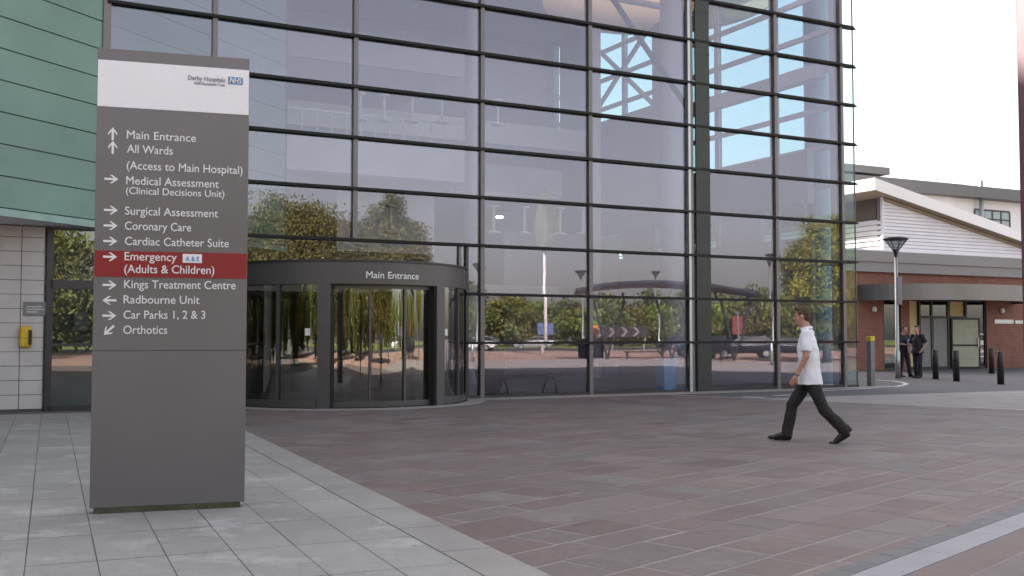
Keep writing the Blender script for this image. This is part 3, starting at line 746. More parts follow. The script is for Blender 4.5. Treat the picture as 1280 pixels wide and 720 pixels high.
rows = [('Main Entrance', (158.5, 173), (245, 177.6)), ('All Wards', (158.5, 190.6), (216, 193.6)), ('(Access to Main Hospital)', (158.3, 211.3), (303.2, 217.8)),
        ('Medical Assessment', (157.6, 230.2), (273.5, 235)), ('(Clinical Decisions Unit)', (157.4, 242.3), (280.5, 246.8)), ('Surgical Assessment', (156, 268.2), (272.6, 271.9)),
        ('Coronary Care', (156, 287), (239, 289.4)), ('Cardiac Catheter Suite', (156, 306.1), (286, 309.2)), ('Emergency', (155.6, 325.2), (221, 326.6)),
        ('(Adults & Children)', (155.3, 341), (267.8, 342.6)), ('Kings Treatment Centre', (155, 360.2), (294.5, 361.6)), ('Radbourne Unit', (154.4, 379.2), (249.5, 379.9)),
        ('Car Parks 1, 2 & 3', (154.2, 398.4), (256.6, 398.5)), ('Orthotics', (154, 417.3), (209, 417.2))]
for t, a, b_ in rows:
    word(t, a, b_, cap * (.86 if 'Clinical' in t else 1), y=-.0075 if ('Emer' in t or 'Adult' in t) else -.0025)
def arrow(px, py, kind):
    x, z = su(px, py); h, w, s = .052, .0085, 1
    k = .034
    shaft = [(-h, -w), (h - .012, -w), (h - .012, w), (-h, w)]
    tip = [(h, 0), (h - k - .012, k), (h - k - .03, k), (h - .021, 0), (h - k - .03, -k), (h - k - .012, -k)]
    ang = {'r': 0, 'u': 90, 'l': 180, 'dl': 225}[kind]
    y = -.0075 if 311 < py < 347 else -.0025
    b = B()
    for j, poly in enumerate((shaft, tip)):
        P = [(x + p[0] * math.cos(R(ang)) - p[1] * math.sin(R(ang)), z + p[0] * math.sin(R(ang)) + p[1] * math.cos(R(ang))) for p in poly]
        b.prism_y(P, y - .0004 * j, y + .0024)
    b.obj('arrow', m_letter, sign)
for px, py, k in ((141, 167.2, 'u'), (141, 184.2, 'u'), (139.2, 223.8, 'r'), (138.6, 262.6, 'r'), (138.2, 282, 'r'), (137.8, 301.4, 'r'), (137.6, 321, 'r'), (137, 356.2, 'r'),
                  (136.8, 375.4, 'l'), (136.6, 394.6, 'r'), (136.2, 412.8, 'dl')): arrow(px, py, k)
def plate(pa, pb, mat, name, y0, y1, skew=0):
    (x0, z0), (x1, z1) = su(*pa), su(*pb)
    return B().add([(x0, y0, z0), (x1, y0, z0 + skew), (x1, y0, z1), (x0, y0, z1 - skew), (x0, y1, z0), (x1, y1, z0 + skew), (x1, y1, z1), (x0, y1, z1 - skew)],
                   [(0, 1, 2, 3), (7, 6, 5, 4), (0, 4, 5, 1), (1, 5, 6, 2), (2, 6, 7, 3), (3, 7, 4, 0)]).obj(name, mat, sign)
plate((228.3, 328.4), (252.4, 318.0), m_white_panel, 'badge', -.0085, -.005)
word('A & E', (232, 326.4), (249, 326.6), .038, m_blue, -.0095)
word('Derby Hospitals', (235, 99.7), (281.5, 103.2), .038, m_greyprint, -.0075, offset=.0004)
word('NHS Foundation Trust', (243, 105.6), (281, 108.2), .022, m_greyprint, -.0075, offset=.0002)
plate((285, 105.3), (303.6, 97.2), m_blue, 'badge', -.0068, -.005)
word('NHS', (286.6, 104.0), (302.4, 105.3), .048, m_letter, -.0078, shear=.25, offset=.002)

# ------------------------------------------------------------------ people
def person(label, loc, heading, J, mats, group=None, vox=.007):
    """J: joints in metres, forward = +x, left = +y"""
    t = thing('person', label, 'person', loc, heading, group)
    V = {k: Vector(v) for k, v in J.items()}
    b = B()
    hd = V['head']; fwd = V.get('look', Vector((1, 0, 0))).normalized(); lf = Vector((-fwd.y, fwd.x, 0)).normalized()
    up = Vector((0, 0, 1))
    # head: skull, face, jaw, nose, ears
    def hp(f, l, u): return hd + fwd * f + lf * l + up * u
    b.sphere(hp(-.012, 0, .035), (.098, .078, .095), 18); b.sphere(hp(.03, 0, -.03), (.066, .062, .085), 16); b.sphere(hp(.052, 0, -.088), (.04, .042, .032), 12)
    b.cone(hp(.086, 0, .012), hp(.112, 0, -.030), .011, .017, 10); b.sphere(hp(.088, .03, .018), (.012, .022, .010), 8); b.sphere(hp(.088, -.03, .018), (.012, .022, .010), 8)
    b.sphere(hp(.088, 0, -.060), (.014, .026, .008), 8); b.sphere(hp(.084, 0, -.074), (.015, .024, .008), 8)
    for s in (1, -1): b.sphere(hp(-.01, s * .08, -.012), (.022, .012, .034), 10)
    b.cone(V['neck'], hd + fwd * -.012 + up * -.06, .062, .056)
    # trunk
    P = V['pelvis']; Cc = V['chest']
    rings = []
    for f, rx, ry in ((-.12, .095, .14), (0, .11, .165), (.25, .10, .15), (.6, .112, .168), (1.0, .115, .18), (1.35, .09, .165), (1.55, .06, .10)):
        rings.append((P.lerp(Cc, f), rx, ry))
    b.ellipses(rings)
    for s in ('l', 'r'):
        b.cone(V['sho_' + s], V['elb_' + s], .052, .042); b.cone(V['elb_' + s], V['wri_' + s], .040, .027)
        h = V['wri_' + s]; d = (h - V['elb_' + s]).normalized(); d2 = (d + Vector((.18, 0, -.15))).normalized()
        sd = Vector((0, 1, 0)) if s == 'l' else Vector((0, -1, 0))
        nrm = sd; wide = nrm.cross(d2).normalized()
        b.cone(h, h + d2 * .05, .026, .03, 10)
        palm = h + d2 * .055
        for k in (-1.5, -.5, .5, 1.5): b.cone(h + d2 * .03 + wide * k * .012, h + d2 * .092 + wide * k * .0185, .014, .0115, 8)
        for k, ln in ((-1.5, .058), (-.5, .072), (.5, .078), (1.5, .066)):
            a0 = h + d2 * .092 + wide * k * .0185; a1 = a0 + d2 * ln * .5 - nrm * .006; a2 = a1 + (d2 * .8 - nrm * .6).normalized() * ln * .5
            b.cone(a0, a1, .0095, .0088, 8); b.cone(a1, a2, .0088, .0075, 8)
        th0 = h + d2 * .03 + wide * (.03); th1 = th0 + (d2 * .8 + wide * .6).normalized() * .045; th2 = th1 + (d2 - nrm * .3).normalized() * .03
        b.cone(th0, th1, .013, .011, 8); b.cone(th1, th2, .011, .009, 8)
        b.cone(V['hip_' + s], V['kne_' + s], .08, .055); b.cone(V['kne_' + s], V['ank_' + s], .052, .038); b.cone(V['ank_' + s], V['toe_' + s], .036, .03)
    union(b, 'body', m_skin, t, vox, 3)
    # hair
    b = B(); b.sphere(hp(-.024, 0, .048), (.096, .084, .092), 20); b.sphere(hp(-.062, 0, -.005), (.052, .074, .075), 16); b.sphere(hp(.035, 0, .098), (.056, .066, .042), 14)
    for s in (1, -1): b.sphere(hp(-.012, s * .068, .035), (.05, .016, .05), 10)
    union(b, 'hair', mats['hair'], t, .008, 2, .008, 45)
    for s in (1, -1): B().sphere(hp(.094, s * .031, .004), (.007, .013, .007), 8).obj('eye', m_eye, t, True)
    # shirt
    b = B(); rings = []
    hem = mats.get('hem', -.30)
    for f, rx, ry in ((hem, .168, .216), (hem + .25, .158, .206), (.30, .14, .19), (.6, .142, .196), (1.0, .138, .202), (1.3, .110, .195), (1.48, .085, .14), (1.58, .07, .085)):
        rings.append((P.lerp(Cc, f) + Vector((-.004, 0, 0)), rx, ry))
    b.ellipses(rings)
    for s in ('l', 'r'):
        e = V['sho_' + s].lerp(V['elb_' + s], mats.get('sleeve', .8)); b.cone(V['sho_' + s] + Vector((0, -.012 if s == 'l' else .012, 0)), V['sho_' + s].lerp(e, .5), .072, .066); b.tube([V['sho_' + s].lerp(e, .5), e], [.066, .07], 16)
    union(b, 'shirt', mats['shirt'], t, .009, 4, .012, 9)
    if mats.get('collar'):
        n = V['neck']; b = B()
        b.tube([n + Vector((-.004, 0, -.02)), n + Vector((.004, 0, .018))], [.088, .074], 18); union(b, 'collar', mats['shirt'], t, .007, 1)
    # trousers
    b = B(); b.ellipses([(P + Vector((0, 0, -.13)), .115, .165), (P + Vector((0, 0, -.02)), .128, .178), (P + Vector((.0, 0, .10)), .118, .166)])
    for s in ('l', 'r'):
        k, a = V['kne_' + s], V['ank_' + s]
        b.cone(V['hip_' + s], k, .098, .078); hemp = k.lerp(a, 1.07); b.tube([k, k.lerp(a, .5), hemp], [.080, .074, .080], 16); b.sphere(k, .080, 14)
    union(b, 'trousers', mats['trousers'], t, .01, 4, .014, 8)
    # shoes
    for s in ('l', 'r'):
        a, to = V['ank_' + s], V['toe_' + s]; d = (to - a); dh = Vector((d.x, d.y, 0)).normalized()
        heel = V['heel_' + s]
        b = B(); b.cone(heel, to, .040, .038); b.cone(a + Vector((0, 0, .015)), to, .047, .040); b.sphere(to + (to - heel).normalized() * .055, (.055, .044, .030), 12); b.cone(a, heel.lerp(to, .35), .046, .044); b.sphere(heel, (.042, .038, .038), 10)
        union(b, 'shoe', m_shoe, t, .008, 3)
    if mats.get('watch'):
        h, e = V['wri_l'], V['elb_l']; d = (h - e).normalized()
        B().tube([h - d * .03, h - d * .005], [.034, .032], 16).obj('watch', m_watch, t, True)
    return t
manJ = dict(pelvis=(0, 0, .87), chest=(.02, 0, 1.24), neck=(.035, 0, 1.505), head=(.085, 0, 1.665), look=(1, -.05, -.08),
            sho_l=(.02, .20, 1.43), elb_l=(.015, .26, 1.13), wri_l=(.14, .25, .885), sho_r=(.02, -.20, 1.43), elb_r=(-.02, -.25, 1.13), wri_r=(.13, -.25, .93),
            hip_l=(-.02, .09, .84), kne_l=(-.17, .10, .46), ank_l=(-.46, .10, .155), toe_l=(-.34, .11, .035), heel_l=(-.475, .10, .125),
            hip_r=(.02, -.09, .84), kne_r=(.24, -.09, .47), ank_r=(.31, -.09, .085), toe_r=(.46, -.095, .040), heel_r=(.285, -.09, .045))
mp = gpt(1013, 552.5)
person('man in white short sleeved shirt and dark trousers striding across the brown paving', (mp.x, mp.y, 0), math.atan2(.36, -.93),
       manJ, dict(shirt=m_shirt, trousers=m_trouser, hair=m_hair, watch=True, collar=True, sleeve=.78))
st1 = dict(pelvis=(0, 0, .94), chest=(.0, 0, 1.28), neck=(.0, 0, 1.52), head=(.03, 0, 1.67), look=(1, .1, -.05),
           sho_l=(0, .195, 1.44), elb_l=(-.06, .30, 1.18), wri_l=(.06, .22, .98), sho_r=(0, -.195, 1.44), elb_r=(-.05, -.29, 1.17), wri_r=(.08, -.22, .98),
           hip_l=(0, .09, .91), kne_l=(.05, .11, .50), ank_l=(.04, .12, .09), toe_l=(.19, .14, .04), heel_l=(.015, .12, .045),
           hip_r=(0, -.09, .91), kne_r=(-.02, -.11, .50), ank_r=(-.10, -.12, .09), toe_r=(.05, -.14, .04), heel_r=(-.125, -.12, .045))
st2 = dict(st1); st2.update(elb_l=(.05, .27, 1.17), wri_l=(.24, .10, 1.20), elb_r=(.05, -.27, 1.17), wri_r=(.22, -.08, 1.12), kne_l=(.10, .10, .50), ank_l=(.16, .10, .09), toe_l=(.31, .10, .04), heel_l=(.135, .10, .045))
p = gpt(1147.5, 472.5); person('person in all dark clothing standing with hands at the waist beside the lamp post', p, R(215), st1, dict(shirt=m_darkcloth, trousers=m_darkcloth, hair=m_hair, sleeve=.9), vox=.014)
p = gpt(1130.5, 471.5); person('person in dark top holding a pale lilac garment half behind the lamp post', p, R(300), st2, dict(shirt=m_darkcloth, trousers=m_darkcloth, hair=m_hair, sleeve=.95), vox=.014)
g = gpt(1128, 472); d = Matrix.Rotation(R(300), 3, 'Z')
b = B(); c0_ = Vector((p.x, p.y, 0)) + d @ Vector((.26, .02, 0)); b.sphere((0, 0, 1.22), (.09, .13, .13), 12); b.ellipses([((0, 0, .86), .05, .10), ((0, 0, 1.0), .07, .13), ((0, 0, 1.2), .08, .13)])
o = union(b, 'garment', m_lilac, None, .012, 3, .02, 10); o.location = (c0_.x, c0_.y, 0); o.rotation_euler = (0, 0, R(300)); tag(o, 'bundled lilac cloth garment held by the person behind the lamp post', 'garment')

# ------------------------------------------------------------------ street furniture on the right
lp = gpt(1122.5, 473)
def lamp(label, loc, h, group=None):
    t = thing('street_lamp', label, 'lamp post', loc, 0, group)
    B().tube([(0, 0, 0), (0, 0, .9), (0, 0, .93), (0, 0, h - .62)], [.085, .085, .06, .05], 12).obj('pole', m_galv, t, True)
    b = B().lathe([(.055, h - .66), (.075, h - .5), (.13, h - .42), (.115, h - .40)], 20); b.obj('collar', m_frame, t, True)
    b = B()
    for i in range(8):
        a = i * math.pi / 4; b.tube([(.11 * math.cos(a), .11 * math.sin(a), h - .42), (.40 * math.cos(a), .40 * math.sin(a), h - .06)], .011, 5)
    b.obj('bracket', m_frame, t)
    B().lathe([(.10, h - .42), (.37, h - .07)], 24).obj('glass_cone', m_glass_small, t, True)
    B().lathe([(.01, h - .075), (.41, h - .075), (.43, h - .05), (.40, h - .01), (.2, h + .03), (.01, h + .04)], 28).obj('lamp_head', m_frame, t, True)
    B().lathe([(.10, 0), (.10, .02)], 12).obj('base_plate', m_frame, t)
    return t
L0 = lamp('galvanised street lamp with a dark inverted cone head before the brick building', lp, 4.78)
b = bevel(B().box(-.02, .16, -.09, -.065, 2.5, 3.45).obj('pole_sign', m_plaque, L0), .005); b.rotation_euler = (0, 0, R(10))
def bollard():
    t = thing('bollard', '', 'bollard', (0, 0, 0), 0, 'black bollards before the brick entrance')
    B().lathe([(.01, 0), (.098, 0), (.098, .955), (.09, .972), (.06, .982), (.01, .985)], 18).obj('post', m_bollard, t, True)
    B().lathe([(.14, 0), (.13, .012), (.1, .012)], 18).obj('base_plate', m_bollard, t)
    return t
bz = bollard(); used = False
for px, py, lab in ((1169.7, 474, 'black bollard directly right of the two people, before the grey door panel'), (1195.6, 476.7, 'black bollard second from the people, before the open glass door'),
                    (1239.7, 467, 'farther black bollard beside the dark frame at the right of the entrance'), (1251, 480.6, 'tallest looking black bollard, nearest of all, before the brick wall on the right')):
    p = gpt(px, py)
    if not used: bz.location = p; bz['label'] = lab; used = True
    else: dup(bz, p, 0, lab)
p = gpt(1089, 482.5)
t = thing('post', 'grey square post with a yellow top by the end of the glass front', 'post', p, ANG)
bevel(B().box(-.085, .085, -.085, .085, 0, 1.28).obj('shaft', m_greyboll, t), .012); bevel(B().box(-.088, .088, -.088, .088, 1.28, 1.42).obj('cap_band', m_yellow, t), .012)
p = Vector((3.058, 6.15, 0))
t = thing('column_post', 'tall dark maroon square post rising at the right edge', 'post', p, R(10))
bevel(B().box(-.03, .2, -.1, .1, 0, 4.6).obj('shaft', m_maroon, t), .02); 
# ------------------------------------------------------------------ brick building with the louvred gable
def plane_s(px, O, ex):                   # along-wall coordinate seen at this column
    k = (px - 640) / F; return (k * O.y - O.x) / (ex.x - k * ex.y)
BO = Vector((15.2, 44.5, 0))
bk = thing('brick_building', 'low red brick entrance building with a curved canopy and white louvred gable above', 'building', BO, ANG)
bx = lambda px, t=0: plane_s(px, BO + IN * t, E)
def bz_(px, py, t=0): s_ = bx(px, t); P = BO + IN * t + E * s_; return at(px, py, P.y).z
XL, XR = bx(1060) - .2, bx(1280) + 14
opens = [(bx(1104), bx(1126)), (bx(1136.5), bx(1233))]
b = B()
zt = 4.35
xs = [XL, opens[0][0], opens[0][1], opens[1][0], opens[1][1], XR]
b.box(XL, opens[0][0], 0, .35, 0, zt).box(opens[0][1], opens[1][0], 0, .35, 0, zt).box(opens[1][1], XR, 0, .35, 0, zt).box(opens[0][0], opens[0][1], 0, .35, 3.05, zt).box(opens[1][0], opens[1][1], 0, .35, 3.05, zt)
b.box(XL, XL + .35, .35, 22, 0, zt).box(XR - .35, XR, .35, 22, 0, zt).box(XL, XR, 21.6, 22, 0, zt)
b.obj('brick_wall', m_brick, bk)
B().box(XL - .1, XR, -.22, .38, 4.14, 4.56).box(XL - .14, XR, -.3, .38, 4.563, 5.02).obj('zinc_band', m_band, bk)
B().box(XL - .1, XR, -.26, .2, 5.022, 5.08).obj('sill_trim', m_louvre, bk)
# louvred gable: its outline follows the falling roof
gx0 = bx(1105); apex = bz_(1105, 247); end = bz_(1282, 309)
gx1 = bx(1282); slope = (end - apex) / (gx1 - gx0)
gtop = lambda x: apex + slope * (x - gx0)
gxe = gx0 + (5.05 - apex) / slope
b = B().prism_y([(gx0, 5.05), (gxe, 5.05), (gx0, apex)], .02, .3); b.obj('gable_wall', m_louvre_gap, bk)
b = B(); z = 5.10
while z < apex - .05:
    x1 = min(gxe, gx0 + (z + .09 - apex) / slope)
    b.add([(gx0, -.02, z), (x1, -.02, z), (x1, .02, z + .135), (gx0, .02, z + .135), (gx0, .03, z), (x1, .03, z)], [(0, 1, 2, 3), (4, 5, 1, 0)]); z += .15
b.obj('louvre', m_louvre, bk)
B().box(gx0 - .06, gx0 + .02, -.06, .06, 5.08, apex + .1).obj('corner_trim', m_louvre, bk)
# sunlit return of the gable along its left side
b = B(); z = 5.10
B().box(gx0 + .02, gx0 + .2, .3, 21, 5.05, apex - 1.0).obj('side_wall', m_louvre_gap, bk)
while z < apex - 1.0:
    b.add([(gx0 - .04, .06, z), (gx0 - .04, 21, z), (gx0 + .015, 21, z + .20), (gx0 + .015, .06, z + .20), (gx0 + .02, .06, z), (gx0 + .02, 21, z)], [(3, 2, 1, 0), (0, 1, 5, 4)]); z += .225
b.obj('louvre', m_render, bk)
B().box(gx0 + .06, gx0 + .22, .4, 21, apex - 1.0, apex).obj('clerestory', m_brownpanel, bk)
rx0, rx1 = gx0 - 1.0, gxe + 2
def rz_(x): return gtop(x) + .02
b = B().prism_y([(rx0, rz_(rx0) + .0), (rx1, rz_(rx1)), (rx1, rz_(rx1) + .42), (rx0, rz_(rx0) + .5)], -.55, 21.5); b.obj('roof_slab', m_render, bk)
b = B().prism_y([(rx0 + .1, rz_(rx0) - .02), (rx1 - .2, rz_(rx1 - .2) - .02), (rx1 - .2, rz_(rx1 - .2) - .002), (rx0 + .1, rz_(rx0) - .002)], -.5, 21); b.obj('soffit', m_soffit, bk)
b = B().prism_y([(gx0, rz_(gx0) - .14), (rx1 - .2, rz_(rx1 - .2) - .14), (rx1 - .2, rz_(rx1 - .2) - .022), (gx0, rz_(gx0) - .022)], -.1, .03); b.obj('eaves_board', m_soffit, bk)
B().box(XL, XR, .3, 21.5, 4.6, 5.0).obj('flat_roof', m_roofgrey, bk)
# canopy
cxm = (bx(1080) + bx(1262)) / 2; chw = (bx(1262) - bx(1080)) / 2 + .35
def arc(k, off=0): a = math.pi * k; return (cxm - (chw + off) * math.cos(a), -.02 - (2.9 + off) * math.sin(a))
n = 36; outer = [arc(i / n) for i in range(n + 1)]; inner = [arc(i / n, -.18) for i in range(n + 1)]
b = B()
zc0, zc1 = 2.92, 3.58
for i in range(n):
    b.prism([outer[i], outer[i + 1], inner[i + 1], inner[i]], zc0, zc1)
b.obj('canopy_fascia', m_canopy, bk)
B().prism([p for p in inner], zc0 + .12, zc0 + .22).obj('canopy_soffit', m_soffit, bk)
B().prism([p for p in inner], zc1 - .1, zc1 - .04).obj('canopy_roof', m_roofgrey, bk)
# glazed entrance
f_ = B(); X = lambda px: bx(px)
for a0, a1 in ((1104, 1106), (1124, 1126.5), (1136.5, 1138), (1150, 1152), (1165, 1167), (1185.5, 1189), (1208, 1210), (1231.5, 1236)):
    f_.box(X(a0), X(a1), .05, .15, 0, 3.05)
f_.box(X(1104), X(1126), .06, .14, 2.98, 3.05).box(X(1136.5), X(1233), .06, .14, 2.98, 3.05).box(X(1150), X(1210), .055, .145, 2.22, 2.33).box(X(1136.5), X(1233), .06, .14, 0, .12).box(X(1104), X(1126), .06, .14, 0, .1)
f_.obj('entrance_frame', m_black, bk)
for a0, a1 in ((1138, 1150), (1189, 1208)):
    B().box(X(a0), X(a1), .16, .3, 0 if a0 < 1150 else 2.33, 2.98).obj('cream_pier', m_cream, bk)
for a0, a1, z0, z1 in ((1106, 1124, .1, 2.98), (1152, 1165, 2.33, 2.98), (1167, 1185.5, 2.33, 2.98), (1210, 1231.5, .12, 2.98)):
    B().box(X(a0), X(a1), .09, .105, z0, z1).obj('window_glass', m_glass_small, bk)
dr = B().box(X(1152), X(1168), .09, .12, .12, 2.22).box(X(1168.6), X(1185.5), .09, .12, .12, 2.22).obj('door', m_postergrey, bk)
# open leaf
dl = bpy.data.objects.new('open_door', None); col.objects.link(dl); dl.parent = bk; dl.location = (X(1189), .02, 0); dl.rotation_euler = (0, 0, R(-25)); w_ = X(1211) - X(1189) + .15
B().box(0, .06, -.03, .03, 0, 2.25).box(w_ - .06, w_, -.03, .03, 0, 2.25).box(.06, w_ - .06, -.03, .03, 2.17, 2.25).box(.06, w_ - .06, -.03, .03, 0, .1).box(.06, w_ - .06, -.03, .03, 1.0, 1.08).obj('door_frame', m_black, dl)
B().box(.06, w_ - .06, -.008, .008, .1, 1.0).box(.06, w_ - .06, -.008, .008, 1.08, 2.17).obj('door_glass', m_doorlight, dl)
B().box(w_ - .12, w_ - .08, -.07, -.03, .95, 1.4).obj('handle', m_galv, dl)
B().box(X(1205), X(1208), -.005, .0, 1.0, 1.3).obj('notice', m_poster, bk)
b = B()
for z0, z1 in ((1.05, 1.25), (.72, .80), (.5, .56), (1.5, 1.56)): b.box(X(1211.5), X(1230.5), .075, .088, z0, z1)
b.obj('window_stripe', m_poster, bk)
B().box(XL, XR - 6, 3.2, 3.3, 0, 3.0).obj('lobby_wall', m_cream, bk)
B().box(XL, XR - 6, .4, 3.2, -.02, .01).obj('lobby_floor', m_intfloor, bk)
B().box(XL, XR - 6, .36, 3.2, 3.06, 3.1).obj('lobby_ceiling', m_ceil, bk)
# writing board, too small to read, and bulkhead lamps
B().box(X(1242.5), X(1266), -.03, -.003, bz_(1254, 404.5), bz_(1254, 399.5)).box(X(1268), X(1284), -.03, -.003, bz_(1272, 404.6), bz_(1272, 400.5)).obj('wall_board', m_galv, bk)
for px, py in ((1092, 386.5), (1252, 388.5)):
    B().sphere((X(px), -.03, bz_(px, py)), (.14, .09, .14), 14).obj('bulkhead_lamp', m_poster, bk, True)
    B().lathe([(.17, -.02), (.17, .0)], 18).obj('lamp_backplate', m_frame, bk)
    o = kids(bk)[-1]; o.location = (X(px), -.012, bz_(px, py)); o.rotation_euler = (R(90), 0, 0)

# building behind
UO = Vector((25.5, 68, 0)); ub = thing('upper_building', 'pale rendered block with grey stepped roof and wide windows behind the white gable', 'building', UO, R(27))
UE = Vector((math.cos(R(27)), math.sin(R(27)), 0)); ux = lambda px: plane_s(px, UO, UE)
def uz(px, py): return at(px, py, (UO + UE * ux(px)).y).z
zt1, zt2 = uz(1150, 243), uz(1230, 249)
B().box(ux(1040), ux(1194), 0, 12, 0, zt1).obj('wall', m_render, ub)
B().box(ux(1194), ux(1420), .3, 12, 0, zt2).obj('wall', m_render, ub)
B().box(ux(1040), ux(1100), -1.0, 13, zt1 + .9, zt1 + 1.35).obj('roof_plant', m_roofgrey, ub)
B().box(ux(1030), ux(1196), -.9, 13, zt1, zt1 + .75).obj('roof', m_roofgrey, ub)
B().box(ux(1200), ux(1420), -.6, 13, zt2, zt2 + .75).obj('roof', m_roofgrey, ub)
B().lathe([(.15, 0), (.15, zt2 + 1.2), (.01, zt2 + 1.3)], 12, (ux(1228), -.1, 0)).obj('flue', m_galv, ub, True)
def win(x0, x1, y, z0, z1, nx):
    f = B(); t_ = .12
    f.box(x0, x1, y - .06, y + .02, z0, z0 + t_).box(x0, x1, y - .06, y + .02, z1 - t_, z1)
    for i in range(nx + 1):
        xx = x0 + (x1 - x0) * i / nx; f.box(xx - t_ / 2, xx + t_ / 2, y - .055, y + .02, z0 + t_, z1 - t_)
    f.box(x0, x1, y - .05, y + .02, (z0 + z1) / 2 - .05, (z0 + z1) / 2 + .05)
    w = f.obj('window', m_frame, ub); B().box(x0, x1, y - .02, y - .005, z0 + .05, z1 - .05).obj('pane', m_upglass, w)
win(ux(1225), ux(1269), .3, uz(1250, 286), uz(1250, 262), 4)
win(ux(1195), ux(1211), .3, uz(1203, 275), uz(1203, 264), 2)

# ------------------------------------------------------------------ just inside the glass
def inside(px, t): return W(fs(px, t), t, .004)
t = thing('waste_bin', 'tall bright blue plastic bin just inside the glass front', 'bin', inside(832, .36), ANG)
def frust(b, w0, d0, w1, d1, z0, z1): return b.add([(-w0, -d0, z0), (w0, -d0, z0), (w0, d0, z0), (-w0, d0, z0), (-w1, -d1, z1), (w1, -d1, z1), (w1, d1, z1), (-w1, d1, z1)], [(3, 2, 1, 0), (4, 5, 6, 7), (0, 1, 5, 4), (1, 2, 6, 5), (2, 3, 7, 6), (3, 0, 4, 7)])
bevel(frust(B(), .17, .17, .225, .225, 0, .80).obj('bin_body', m_bin, t), .02, 3); bevel(frust(B(), .24, .24, .24, .24, .80, .85).obj('rim', m_bin, t), .012)
t = thing('planter', 'dark tapered planter standing inside the glass beside the bench', 'planter', inside(612, .6), ANG)
bevel(frust(B(), .18, .18, .31, .31, 0, .92).obj('pot', m_planter, t), .015); B().box(-.27, .27, -.27, .27, .86, .93).obj('soil', m_moss, t)
t = thing('bench', 'long dark bench with curved legs inside the glass front', 'bench', inside(655, .7), ANG)
bevel(B().box(-.95, .95, -.22, .22, .42, .49).obj('seat', m_planter, t), .01)
for x in (-.75, .6):
    b = B(); b.tube([(x - .12, -.02, 0), (x - .05, -.02, .2), (x, -.02, .32), (x + .07, -.02, .4), (x + .16, -.02, .42)], .028, 8)
    b.tube([(x + .30, -.02, 0), (x + .28, -.02, .2), (x + .22, -.02, .34), (x + .16, -.02, .41)], .028, 8); b.obj('leg', m_planter, t, True)

# ------------------------------------------------------------------ the town side, seen mirrored in the glass
def tree(name, label, loc, h, rx, crown_z, leaf, nclump, per, lsize, group=None, squash=1.0, seed=1):
    rg = np.random.default_rng(seed)
    t = thing(name, label, 'tree', loc, rg.random() * 6, group)
    b = B(); z0 = crown_z; ch = h - z0; cz = z0 + ch * .5
    b.tube([(0, 0, -.05), (.03, .02, z0 * .6), (.06, -.04, z0 + ch * .25), (.02, .05, z0 + ch * .6)], [h * .028 + .05, h * .022 + .03, h * .016, h * .006], 9)
    for i in range(9):
        a = i * 2.4; zz = z0 * .8 + ch * .45 * rg.random(); r = rx * (.5 + .3 * rg.random())
        b.tube([(.03, 0, zz), (r * .5 * math.cos(a), r * .5 * math.sin(a), zz + ch * .16), (r * math.cos(a), r * math.sin(a), zz + ch * .28)], [h * .009, h * .006, h * .002], 6)
    b.obj('trunk', m_bark, t, True)
    c = rg.normal(size=(nclump, 3)); c /= np.linalg.norm(c, axis=1)[:, None]; c *= (.3 + .7 * rg.random((nclump, 1)) ** .45)
    c *= (1 + .13 * np.sin(c[:, :1] * 5 + seed) * np.cos(c[:, 2:] * 4 + seed))
    c = c * np.array([rx, rx, ch * .5 * squash]) + np.array([0, 0, cz])
    cr = rx * (.14 + .16 * rg.random(nclump)); tone_c = rg.random(nclump)
    P = np.repeat(c, per, 0) + np.clip(rg.normal(size=(nclump * per, 3)), -1.5, 1.5) * np.repeat(cr, per)[:, None] * .6
    n = len(P); u = rg.normal(size=(n, 3)); u /= np.linalg.norm(u, axis=1)[:, None]; w = rg.normal(size=(n, 3)); w -= u * (u * w).sum(1)[:, None]; w /= np.linalg.norm(w, axis=1)[:, None]
    sz = lsize * (.6 + .8 * rg.random((n, 1)))
    V = np.stack([P - u * sz, P + w * sz * .5, P + u * sz, P - w * sz * .5], 1).reshape(-1, 3)
    tone = np.clip(np.repeat(tone_c, per) * .7 + .3 * rg.random(n), 0, 1)
    me = bpy.data.meshes.new('crown'); me.vertices.add(4 * n); me.vertices.foreach_set('co', V.astype(np.float32).ravel())
    me.loops.add(4 * n); me.loops.foreach_set('vertex_index', np.arange(4 * n, dtype=np.int32)); me.polygons.add(n)
    me.polygons.foreach_set('loop_start', np.arange(0, 4 * n, 4, dtype=np.int32))
    at_ = me.attributes.new('tone', 'FLOAT', 'FACE'); at_.data.foreach_set('value', tone.astype(np.float32)); me.materials.append(leaf); me.update(calc_edges=True)
    o = bpy.data.objects.new('crown', me); col.objects.link(o); o.parent = t; return t
tree('broad_tree', 'broad olive green tree mirrored in the glass above the revolving door', vpos(372, 60), 8.7, 4.3, 1.6, m_leaf_olive, 420, 330, .085, 'trees reflected in the glass', seed=3)
tree('broad_tree', 'rounded brown green tree mirrored in the glass right of the larger tree over the door', vpos(484, 60), 8.9, 2.0, 1.4, m_leaf_olive, 300, 280, .085, 'trees reflected in the glass', seed=5)
tree('broad_tree', 'tree mirrored behind the direction sign at the left of the glass', vpos(240, 60), 8.5, 3.4, 1.4, m_leaf_olive, 110, 90, .2, 'trees reflected in the glass', seed=6)
tree('street_tree', 'yellow green street tree mirrored at the right end of the glass front', vpos(1036, 62), 8.3, 2.3, 1.9, m_leaf_yellow, 260, 260, .085, 'trees reflected in the glass', seed=8)
tree('street_tree', 'yellow green tree mirrored in the last strip of glass at the corner', vpos(1088, 66), 8.5, 2.1, 1.9, m_leaf_yellow, 200, 240, .085, 'trees reflected in the glass', seed=9)
